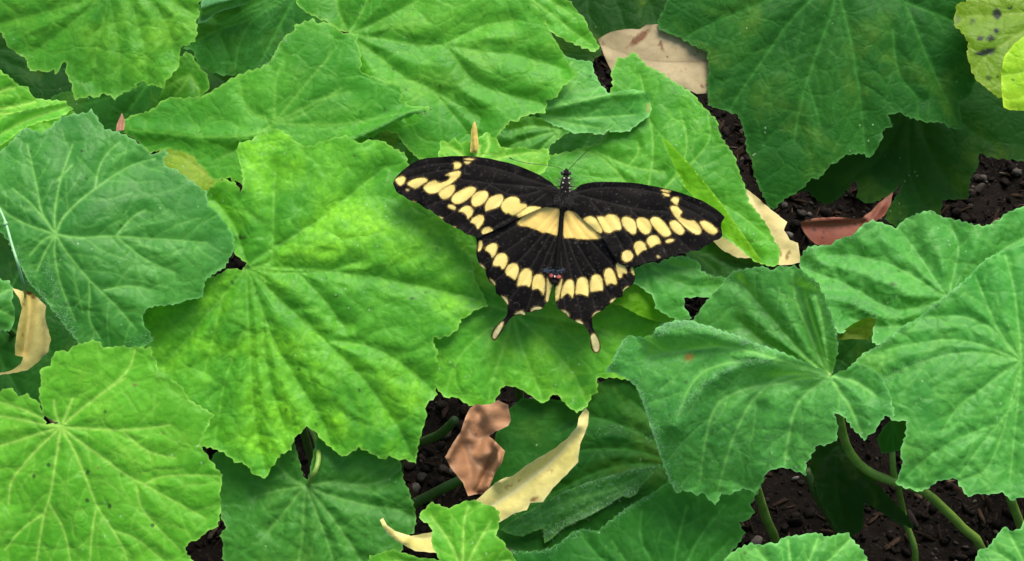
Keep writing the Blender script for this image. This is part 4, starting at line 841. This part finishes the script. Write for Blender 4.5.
def wing_yellow(name, c1, c2):
    m, nt = newmat(name); g = NT(nt); v = g.coord((0, 0, 0))
    n = g.noise(v, 1100, 2, .7); n1 = g.noise(v, 90, 3, .6)
    c = g.mix(g.ramp(n1, .38, .62), c1, c2); c = g.mix(g.ramp(n, .5, .8, 0, .2), c, tuple(x * .55 for x in c1))
    c = g.mix(g.math('MULTIPLY', g.attr('vein'), .28), c, (.30, .20, .06))
    c = g.mix(g.math('MULTIPLY', g.attr('pe'), g.ramp(n, .35, .65, .2, .7)), c, (.10, .06, .02))
    c = g.mix(g.ramp(g.noise(v, 350, 3, .7), .62, .74, 0, .35), c, (.35, .22, .06))
    b = g.n('ShaderNodeBsdfPrincipled'); g.l(c, b.inputs['Base Color']); b.inputs['Roughness'].default_value = .6
    b.inputs['Specular IOR Level'].default_value = .2
    bp = g.n('ShaderNodeBump'); bp.inputs['Strength'].default_value = .3; bp.inputs['Distance'].default_value = .0002
    g.l(n, bp.inputs['Height']); g.l(bp.outputs[0], b.inputs['Normal'])
    o = g.n('ShaderNodeOutputMaterial'); g.l(b.outputs[0], o.inputs[0]); return m
wb = wing_black(); wy = wing_yellow('wing_yellow_scales', (.64, .49, .125), (.68, .53, .165)); wd = wing_yellow('wing_deep_yellow_scales', (.70, .48, .12), (.66, .44, .11))
wc = wing_yellow('wing_cream_scales', (.46, .42, .19), (.38, .35, .15))
mats = [wb, wy, wd, wc]
bpos = wings['FL'].pos(np.array([563.]), np.array([200.]))[0]
bf = empty('butterfly', tuple(bpos), 'black and yellow swallowtail butterfly resting with its wings spread on the leaves', 'butterfly')
nf, nh = len(LF_SP), len(LH_SP)
def pm(spots, white=()): return {i: (3 if i in white else 1) for i in range(len(spots))}
wings['FL'].pmat = pm(LF_SP, (16, 17, 18, 19, 20)); wings['FR'].pmat = pm(RF_SP, (15, 16, 17))
wings['HL'].pmat = {**pm(LH_SP, (8, 9, 10, 11, 12, 13)), 0: 2}; wings['HR'].pmat = {**pm(RH_SP, (8, 9, 10, 11, 12, 13)), 0: 2}
for key, nm in (('HL', 'hindwing'), ('HR', 'hindwing'), ('FL', 'forewing'), ('FR', 'forewing')):
    build_sheet(wings[key], nm, mats, bf, step=1.6, polys=wings[key].polys, rimw=.5, vein_w=.55)

# body: one continuous surface from head to tail end, lying along the wing roots
body_mat = simple_material('butterfly_body', (.006, .005, .004), .8, .4, 400, .6, .0003, spec=.1)
cx = [(566.6, 168.5), (566.3, 171), (566, 174), (566, 176.5), (565.6, 180), (565.2, 186), (564.6, 193), (564, 200), (562.8, 206), (561.8, 215), (560.5, 230), (559, 245), (557.3, 260), (555.8, 272), (555, 279)]
rr = [.7, 2.6, 3.9, 3.0, 4.8, 6.2, 6.6, 5.6, 3.4, 2.6, 2.7, 2.8, 2.6, 2.2, 1.0]
U = .000366
def lift(x, y, h):
    s = wings['FL']; d = rays(np.array([x]), np.array([y])); t, _ = s.tdist(np.array([x * 0 + 559.]), np.array([196.]), False)
    b = ((s.base - CL) @ s.n + s.dz + h) / (d @ s.n); return (CL + d * b[..., None])[0]
bp_ = np.array([lift(x, y, h) for (x, y), h in zip(cx, [.0008, .001, .001, .001, .001, .0012, .001, .0008, 0, -.0002, -.0002, -.0002, -.0006, -.001, -.0012])])
sp_ = spline(bp_, 56); rad = np.interp(np.linspace(0, 1, len(sp_)), np.linspace(0, 1, len(rr)), rr) * U * .95
Vb, Fb = tube(sp_, rad, 20)
rs = np.random.RandomState(3)
body = mesh_obj('body', np.array(Vb) + rs.normal(0, .00006, (len(Vb), 3)), Fb, body_mat, bf)
spot_mat = simple_material('body_cream_spots', (.75, .68, .48), .6, .1, 100, .1)
def blob(c, r, seg=8, sq=(1, 1, 1)):
    V, Fc = [], []
    for i in range(seg + 1):
        th = math.pi * i / seg
        for k in range(seg * 2):
            ph = math.pi * k / seg
            V.append((c[0] + r * sq[0] * math.sin(th) * math.cos(ph), c[1] + r * sq[1] * math.sin(th) * math.sin(ph), c[2] + r * sq[2] * math.cos(th)))
    n = seg * 2
    for i in range(seg):
        for k in range(n): Fc.append((i * n + k, i * n + (k + 1) % n, (i + 1) * n + (k + 1) % n, (i + 1) * n + k))
    return V, Fc
def merge(lst):
    V, Fc = [], []
    for v, f in lst:
        b = len(V); V += list(v); Fc += [tuple(i + b for i in q) for q in f]
    return V, Fc
nrm = np.array(wings['FL'].n)
dots = []
for x, y, r in ((564.3, 178.3, 1.1), (568.8, 178.3, 1.2), (563, 182.8, 1.0), (569.3, 183.2, 1.1), (562.2, 187.5, .9), (569.6, 188, 1.1), (565.4, 191.8, .8), (569.8, 191, .8)):
    h = .0010 + U * math.sqrt(max(1, 6.2 ** 2 - (x - 565.6) ** 2)) * (.62 if y < 180 else .9)
    dots.append(blob(lift(x, y, h), r * U, 5))
mesh_obj('body_spots', *merge(dots), spot_mat, bf)
eye_mat = simple_material('butterfly_eye', (.03, .02, .015), .15, .1, 100, 0, spec=.8)
for sx in (-1, 1):
    mesh_obj('eye', *blob(lift(566 + sx * 3.4, 173.2, .0014), 2.3 * U, 7), eye_mat, bf)
ant_mat = simple_material('butterfly_antenna', (.02, .035, .012), .5, .2, 100, 0)
for pts in ([(567.5, 171, .002), (575, 163, .006), (587, 151, .009), (600, 138.5, .010), (607, 132.5, .009), (610, 130.5, .009)],
            [(564.5, 171, .002), (557, 167, .0035), (545, 165, .0035), (530, 163.5, .003), (516, 160.5, .0028), (509, 157.5, .003)]):
    q = spline([lift(*p) for p in pts], 40); n = len(q)
    r = np.full(n, .00011); r[-6:] = [.00014, .0002, .00026, .00028, .00024, .00012]
    mesh_obj('antenna', *tube(q, r, 8), ant_mat, bf)
# legs reach down to the leaf below the thorax
for sx in (-1, 1):
    for (y0, x1, y1) in ((180, 7, 178), (186, 12, 187), (192, 11, 203)):
        a = lift(566 + sx * 3, y0, -.0005); k = lift(566 + sx * x1 * .6, (y0 + y1) / 2, -.0012)
        tt, dd = LEAVES['G19']['s'].tdist(np.array([566. + sx * x1]), np.array([float(y1)]))
        e = lift(566 + sx * x1, y1, -.0045)
        mesh_obj('leg', *tube(spline([a, k, e], 14), np.linspace(.00025, .00012, 15), 6), body_mat, bf)
# fur of the thorax and the fringe along the abdomen
def fur(name, mat, pts, n, length, jit, seed, back=(0, -1, 0), wd=.00004):
    rs = np.random.RandomState(seed); pts = np.array(pts); i = rs.randint(0, len(pts), n)
    p = pts[i][:, :2] + rs.normal(0, 1, (n, 2)) * jit; hh = pts[i][:, 2]
    B = np.array([lift(a, b, c) for (a, b), c in zip(p, hh)])
    out = np.stack([(p[:, 0] - 564) / 12, -np.ones(n) * .8, np.full(n, .35)], 1) + rs.normal(0, .3, (n, 3)); out /= np.linalg.norm(out, axis=1, keepdims=True)
    side = np.cross(out, rs.normal(0, 1, (n, 3))); side /= np.linalg.norm(side, axis=1, keepdims=True)
    L = rs.uniform(*length, n)[:, None]; k = np.arange(n)
    o = mesh_obj(name, np.concatenate([B - side * wd, B + side * wd, B + out * L]), np.stack([k, k + n, k + 2 * n], 1), mat, bf, smooth_=False); o['kind'] = 'stuff'
fur_mat = simple_material('thorax_fur', (.045, .035, .025), .7, .4, 300, 0, sheen=.2)
fur('fur', fur_mat, [(565.5, y, .0022) for y in range(178, 206, 2)], 1500, (.0012, .0030), (4.5, 1.5), 5)
blue_mat = simple_material('hindwing_blue_scales', (.10, .17, .26), .6, .4, 300, 0)
fur('blue_scales', blue_mat, [(x, 271 - abs(x - 555) * .1, .0006) for x in np.linspace(545, 565, 12)], 160, (.0006, .0014), (1.5, 1.6), 6)
red_mat = simple_material('hindwing_red_eyespot', (.20, .022, .012), .6, .3, 300, .2)
pale_mat = simple_material('eyespot_pale_mark', (.6, .5, .42), .6, .2, 300, .1)
mesh_obj('eyespot', *merge([blob(lift(551.3, 275.5, .0004), 2.5 * U, 6, (1, 1.2, .35)), blob(lift(558.6, 276.8, .0004), 2.7 * U, 6, (1.2, 1, .35))]), red_mat, bf)
mesh_obj('abdomen_tip', *merge([blob(lift(554.5, 281.8, .0002), 3.0 * U, 6, (1.2, 1.0, .5))]), body_mat, bf)
mesh_obj('pale_mark', *merge([blob(lift(554.8, 276.5, .0011), .9 * U, 5, (.8, 1.9, .5))]), pale_mat, bf)

# ------------------------------------------------------------------ build the leaves
ROOT = {}
LEAVES['G20']['s'].secs = .22; LEAVES['A']['s'].secs = .15
SOILZ = -.05
for key, L in sorted(LEAVES.items(), key=lambda kv: kv[1]['pk'] is not None):
    s = L['s']
    if L['pk']: root = ROOT[L['pk']]
    else:
        a = s.raw.mean(0) if not inside(s.raw, s.anchor[:1], s.anchor[1:])[0] else s.anchor
        p = s.pos(np.array([s.anchor[0]]), np.array([s.anchor[1]]), False)[0]
        root = empty(L['name'], tuple(p), L['label'], L['cat'], L['group']); ROOT[key] = root
    build_sheet(s, L['part'], L['mat'], root, L['step'], L['spots'], L['rimw'], vein_w=L['vw'], sec_w=L['sec'])
    if L['hair']:
        hk = dict(L['hair']); ln = [P(q) for q in hk.pop('lines')]; n = hk.pop('n')
        hairs(s, root, hair_mat, ln, n, seed=s.seed, **hk)
    if L['name'] == 'green_leaf' and not L['pk'] and key not in ('G7', 'G4b', 'G11', 'G12', 'G6', 'G28'):
        ap = s.pos(np.array([s.anchor[0]]), np.array([s.anchor[1]]), False)[0] - s.n * .0016
        if L['stalk']:
            q = [point_at_z(x, y, z) for x, y, z in L['stalk']]; q[0] = ap; q.append(q[-1] + (q[-1] - q[-2]) * .3 + np.array([0, 0, SOILZ - .004]))
        else:
            r = random.Random(s.seed); e = np.array([ap[0] + r.uniform(-.02, .02) + L['sdir'][0], ap[1] + r.uniform(.012, .04) + L['sdir'][1], SOILZ - .006])
            q = [ap, ap + (e - ap) * .15 + np.array([0, .004, -.003]), ap + (e - ap) * .55 + np.array([0, .004, 0]), e]
        c = spline(q, 30); rad = np.interp(np.arange(len(c)), [0, 4, len(c) - 1], [.0012, .0019, .0022]) * (1.0 if s.R > 90 else .7) * L['sr']
        mesh_obj('stalk', *tube(c, rad, 10), stalk_mat if L['stalk'] else stalk_dark, root)

def lone_stalk(label, pts, r, mat, name='leaf_stalk', cat='stalk'):
    q = [point_at_z(x, y, z) for x, y, z in pts]; q.append(q[-1] + (q[-1] - q[-2]) * .3 + np.array([0, 0, SOILZ - .004])); q = spline(q, 28)
    root = empty(name, tuple(q[-1]), label, cat)
    mesh_obj('stem', *tube(q, np.linspace(r, r * 1.15, len(q)), 10), mat, root)
    return root, q
lone_stalk('thick olive stalk crossing the dark hollow below the brown dry leaf', [(480, 472, .075), (450, 485, .065), (425, 498, .05), (405, 508, .035), (380, 520, 0)], .0022, stalk_dark)
lone_stalk('short olive stalk above the thick one, at the right edge of the big bright leaf', [(455, 420, .09), (440, 434, .075), (420, 443, .05), (400, 455, 0)], .0020, stalk_dark)
lone_stalk('yellowish stalk between the bottom centre leaf and the mulch at the lower right', [(752, 470, .11), (758, 493, .085), (766, 518, .05), (776, 550, .005)], .0019, stalk_mat)
lone_stalk('dark brownish stalk slanting through the hollow at the lower right', [(806, 470, .06), (818, 498, .045), (834, 525, .015), (842, 540, 0)], .0019, stalk_dark)
lone_stalk('short green stalk near the bottom right corner', [(1004, 480, .09), (1013, 505, .07), (1022, 530, .04), (1030, 560, 0)], .0019, stalk_mat)
gs = simple_material('grass_stem', (.22, .42, .20), .5, .2, 90, .2)
root, q = lone_stalk('thin pale green stem with a small bud, at the left edge', [(-12, 190, .195), (0, 210, .196), (6, 224, .196), (12, 245, .195), (19, 268, .19), (25, 291, .16), (28, 310, .0)], .00048, gs, 'thin_stem', 'stem')
mesh_obj('bud', *blob(point_at_z(5.5, 223.5, .1965), .0009, 6, (1, 1.2, .9)), gs, root)

# ------------------------------------------------------------------ soil
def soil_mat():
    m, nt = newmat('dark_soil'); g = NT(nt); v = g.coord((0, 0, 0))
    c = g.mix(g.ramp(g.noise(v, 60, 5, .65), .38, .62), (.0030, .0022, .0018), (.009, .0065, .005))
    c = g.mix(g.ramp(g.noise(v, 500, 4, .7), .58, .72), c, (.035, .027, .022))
    b = g.n('ShaderNodeBsdfPrincipled'); g.l(c, b.inputs['Base Color']); b.inputs['Roughness'].default_value = .85; b.inputs['Specular IOR Level'].default_value = .05
    bp = g.n('ShaderNodeBump'); bp.inputs['Strength'].default_value = 1; bp.inputs['Distance'].default_value = .003
    g.l(g.noise(v, 250, 6, .7), bp.inputs['Height']); g.l(bp.outputs[0], b.inputs['Normal'])
    o = g.n('ShaderNodeOutputMaterial'); g.l(b.outputs[0], o.inputs[0]); return m
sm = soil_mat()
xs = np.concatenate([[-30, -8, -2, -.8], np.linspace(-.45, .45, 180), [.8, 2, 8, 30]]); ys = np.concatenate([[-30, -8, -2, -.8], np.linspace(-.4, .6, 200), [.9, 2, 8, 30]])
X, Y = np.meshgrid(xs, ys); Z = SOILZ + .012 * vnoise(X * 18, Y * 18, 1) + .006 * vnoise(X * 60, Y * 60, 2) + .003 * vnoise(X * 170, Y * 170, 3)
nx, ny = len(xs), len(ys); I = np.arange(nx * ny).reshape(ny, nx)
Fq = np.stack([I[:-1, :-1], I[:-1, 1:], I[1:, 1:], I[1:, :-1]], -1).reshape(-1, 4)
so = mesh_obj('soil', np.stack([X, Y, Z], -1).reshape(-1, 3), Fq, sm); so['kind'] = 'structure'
# crumbs, grit and bark chips lying on it
def crumbs(name, n, size, mat, seed, sq=(1, 1, .7), area=(-.32, .32, -.22, .45)):
    rs = np.random.RandomState(seed); import bmesh
    bm = bmesh.new(); bmesh.ops.create_icosphere(bm, subdivisions=2, radius=1); bv = np.array([v.co[:] for v in bm.verts]); bfc = np.array([[v.index for v in f.verts] for f in bm.faces]); bm.free()
    nv = len(bv); x = rs.uniform(area[0], area[1], n); y = rs.uniform(area[2], area[3], n)
    z = SOILZ + .012 * vnoise(x * 18, y * 18, 1) + .006 * vnoise(x * 60, y * 60, 2) + .003 * vnoise(x * 170, y * 170, 3)
    sz = size[0] + (size[1] - size[0]) * rs.uniform(0, 1, n) ** 2.5
    Vv = np.empty((n, nv, 3)); 
    for i in range(n):
        sc = np.array(sq) * rs.uniform(.6, 1.4, 3) * sz[i]
        d = 1 + .22 * np.sin(bv @ rs.normal(0, 2.2, 3) + rs.uniform(0, 6)) + .15 * np.sin(bv @ rs.normal(0, 4.5, 3))
        v = bv * d[:, None] * sc; q = rs.normal(0, 1, 4); q /= np.linalg.norm(q); w, a, b, c = q
        Rm = np.array([[1 - 2 * (b * b + c * c), 2 * (a * b - c * w), 2 * (a * c + b * w)], [2 * (a * b + c * w), 1 - 2 * (a * a + c * c), 2 * (b * c - a * w)], [2 * (a * c - b * w), 2 * (b * c + a * w), 1 - 2 * (a * a + b * b)]])
        Vv[i] = v @ Rm.T + (x[i], y[i], z[i] + sz[i] * .35)
    Fv = (bfc[None] + (np.arange(n) * nv)[:, None, None]).reshape(-1, 3)
    o = mesh_obj(name, Vv.reshape(-1, 3), Fv, mat); o['kind'] = 'stuff'; return o
def crumb_mat(name, a, b, c3):
    m, nt = newmat(name); g = NT(nt); v = g.coord((0, 0, 0))
    geo = g.n('ShaderNodeNewGeometry'); r = geo.outputs['Random Per Island']
    c = g.mix(g.ramp(r, 0, .8), a, b); c = g.mix(g.ramp(r, .86, 1), c, c3)
    c = g.mix(g.ramp(g.noise(v, 700, 4, .7), .4, .7, 0, .6), c, tuple(x * .4 for x in a))
    bs = g.n('ShaderNodeBsdfPrincipled'); g.l(c, bs.inputs['Base Color']); bs.inputs['Roughness'].default_value = .8; bs.inputs['Specular IOR Level'].default_value = .06
    bp = g.n('ShaderNodeBump'); bp.inputs['Strength'].default_value = .8; bp.inputs['Distance'].default_value = .0008
    g.l(g.noise(v, 900, 4, .7), bp.inputs['Height']); g.l(bp.outputs[0], bs.inputs['Normal'])
    o = g.n('ShaderNodeOutputMaterial'); g.l(bs.outputs[0], o.inputs[0]); return m
crumbs('soil_crumbs', 12000, (.0008, .0032), crumb_mat('soil_crumb', (.004, .003, .0024), (.014, .010, .008), (.10, .085, .075)), 1)
crumbs('grit', 1300, (.0012, .0042), crumb_mat('grit_stone', (.012, .009, .008), (.045, .035, .030), (.20, .17, .15)), 2)
crumbs('bark_chips', 8000, (.0010, .0042), crumb_mat('bark_chip', (.010, .006, .004), (.035, .020, .013), (.14, .10, .07)), 3, (2.0, .42, .25))

# ------------------------------------------------------------------ the bed goes on beyond the picture: unseen leaves added to block side light, one mass
def surround():
    rs = random.Random(77); VV, FF, at = [], [], []
    b = 0; n = 0
    for i in range(900):
        px = rs.uniform(-480, 1500); py = rs.uniform(-480, 950); z = rs.uniform(.02, .13); R = rs.uniform(75, 150)
        lim = R * 1.12 + 4
        if -lim < px < W + lim and -lim < py < H + lim: continue
        c = point_at_z(px, py, z); 
        R3 = R * U; nn = Vector((rs.uniform(-.25, .25), -.3 + rs.uniform(-.25, .25), 1)).normalized(); q = nn.to_track_quat('Z', 'Y').to_matrix(); M = np.array(q)
        K, Rn = 84, 16; ph = rs.uniform(0, 6.28)
        th = np.linspace(0, 2 * np.pi, K, endpoint=False); lob = 5
        prof = .80 + .14 * np.cos(lob * th) + .05 * np.cos(17 * th + 1) + .035 * (np.arange(K) % 3 - 1)
        notch = np.exp(-((th - np.pi) / .22) ** 2); prof = prof * (1 - .75 * notch)
        rr = np.linspace(0, 1, Rn + 1)[1:]
        T, Rr = np.meshgrid(th, rr); PR = Rr * prof[None]
        x = PR * np.cos(T + ph) * R3; y = PR * np.sin(T + ph) * R3
        vein = np.abs(np.cos(lob * T / 2)) ** 12 * (Rr < .97)
        zz = R3 * (.06 * np.sin(2 * T + ph) * Rr ** 2 - .12 * Rr ** 2) - .0025 * np.abs(np.cos(lob * T / 2)) ** 6 * Rr + .001 * vnoise(x * 300, y * 300, i)
        v = np.stack([x, y, zz], -1).reshape(-1, 3) @ M.T + c
        v = np.vstack([c[None], v]); VV.append(v); at += [1.0] + list((vein * .9).ravel())
        for k in range(K):
            k2 = (k + 1) % K; FF.append((b, b + 1 + k, b + 1 + k2))
            for r_ in range(Rn - 1):
                p = b + 1 + r_ * K; FF.append((p + k, p + K + k, p + K + k2)); FF.append((p + k, p + K + k2, p + k2))
        b += len(v); n += 1
        if n >= 190: break
    V_ = np.vstack(VV); o = mesh_obj('surrounding_foliage', V_, np.array(FF), tone('surrounding_foliage', 'bright', 500, .95, mot=.4, specks=0), attrs={'vein': at, 'rim': np.zeros(len(V_)), 'spot': np.zeros(len(V_))})
    o['kind'] = 'stuff'
surround()

# ------------------------------------------------------------------ light
EL, AZ = 62, -25          # a soft sun through thin cloud, from behind the plants, a little to the left
wd_ = bpy.data.worlds.new('World'); S.world = wd_; wd_.use_nodes = True
nt = wd_.node_tree; nt.nodes.clear(); g = NT(nt)
sky = g.n('ShaderNodeTexSky', _sky_type='NISHITA'); sky.sun_disc = False; sky.sun_elevation = math.radians(EL); sky.sun_rotation = math.radians(-AZ)
sky.air_density = 1.0; sky.dust_density = 3.0
bg = g.n('ShaderNodeBackground'); g.l(sky.outputs[0], bg.inputs[0]); bg.inputs[1].default_value = .115
o = g.n('ShaderNodeOutputWorld'); g.l(bg.outputs[0], o.inputs[0])
sd = bpy.data.lights.new('sun', 'SUN'); so_ = bpy.data.objects.new('sun', sd); COL.objects.link(so_)
sd.energy = 2.7; sd.angle = math.radians(34); sd.color = (1, .96, .88)
dirv = Vector((-math.sin(math.radians(AZ)) * math.cos(math.radians(EL)), math.cos(math.radians(AZ)) * math.cos(math.radians(EL)), math.sin(math.radians(EL))))
so_.rotation_euler = dirv.to_track_quat('Z', 'Y').to_euler(); so_.location = (0, 0, 2)
vs = S.view_settings; vs.view_transform = 'Standard'; vs.look = 'None'; vs.gamma = 1; vs.exposure = EXPOSURE if 'EXPOSURE' in globals() else 1.1
S.cycles.use_denoising = True
S.cycles.max_bounces = 8; S.cycles.transmission_bounces = 4; S.cycles.diffuse_bounces = 4
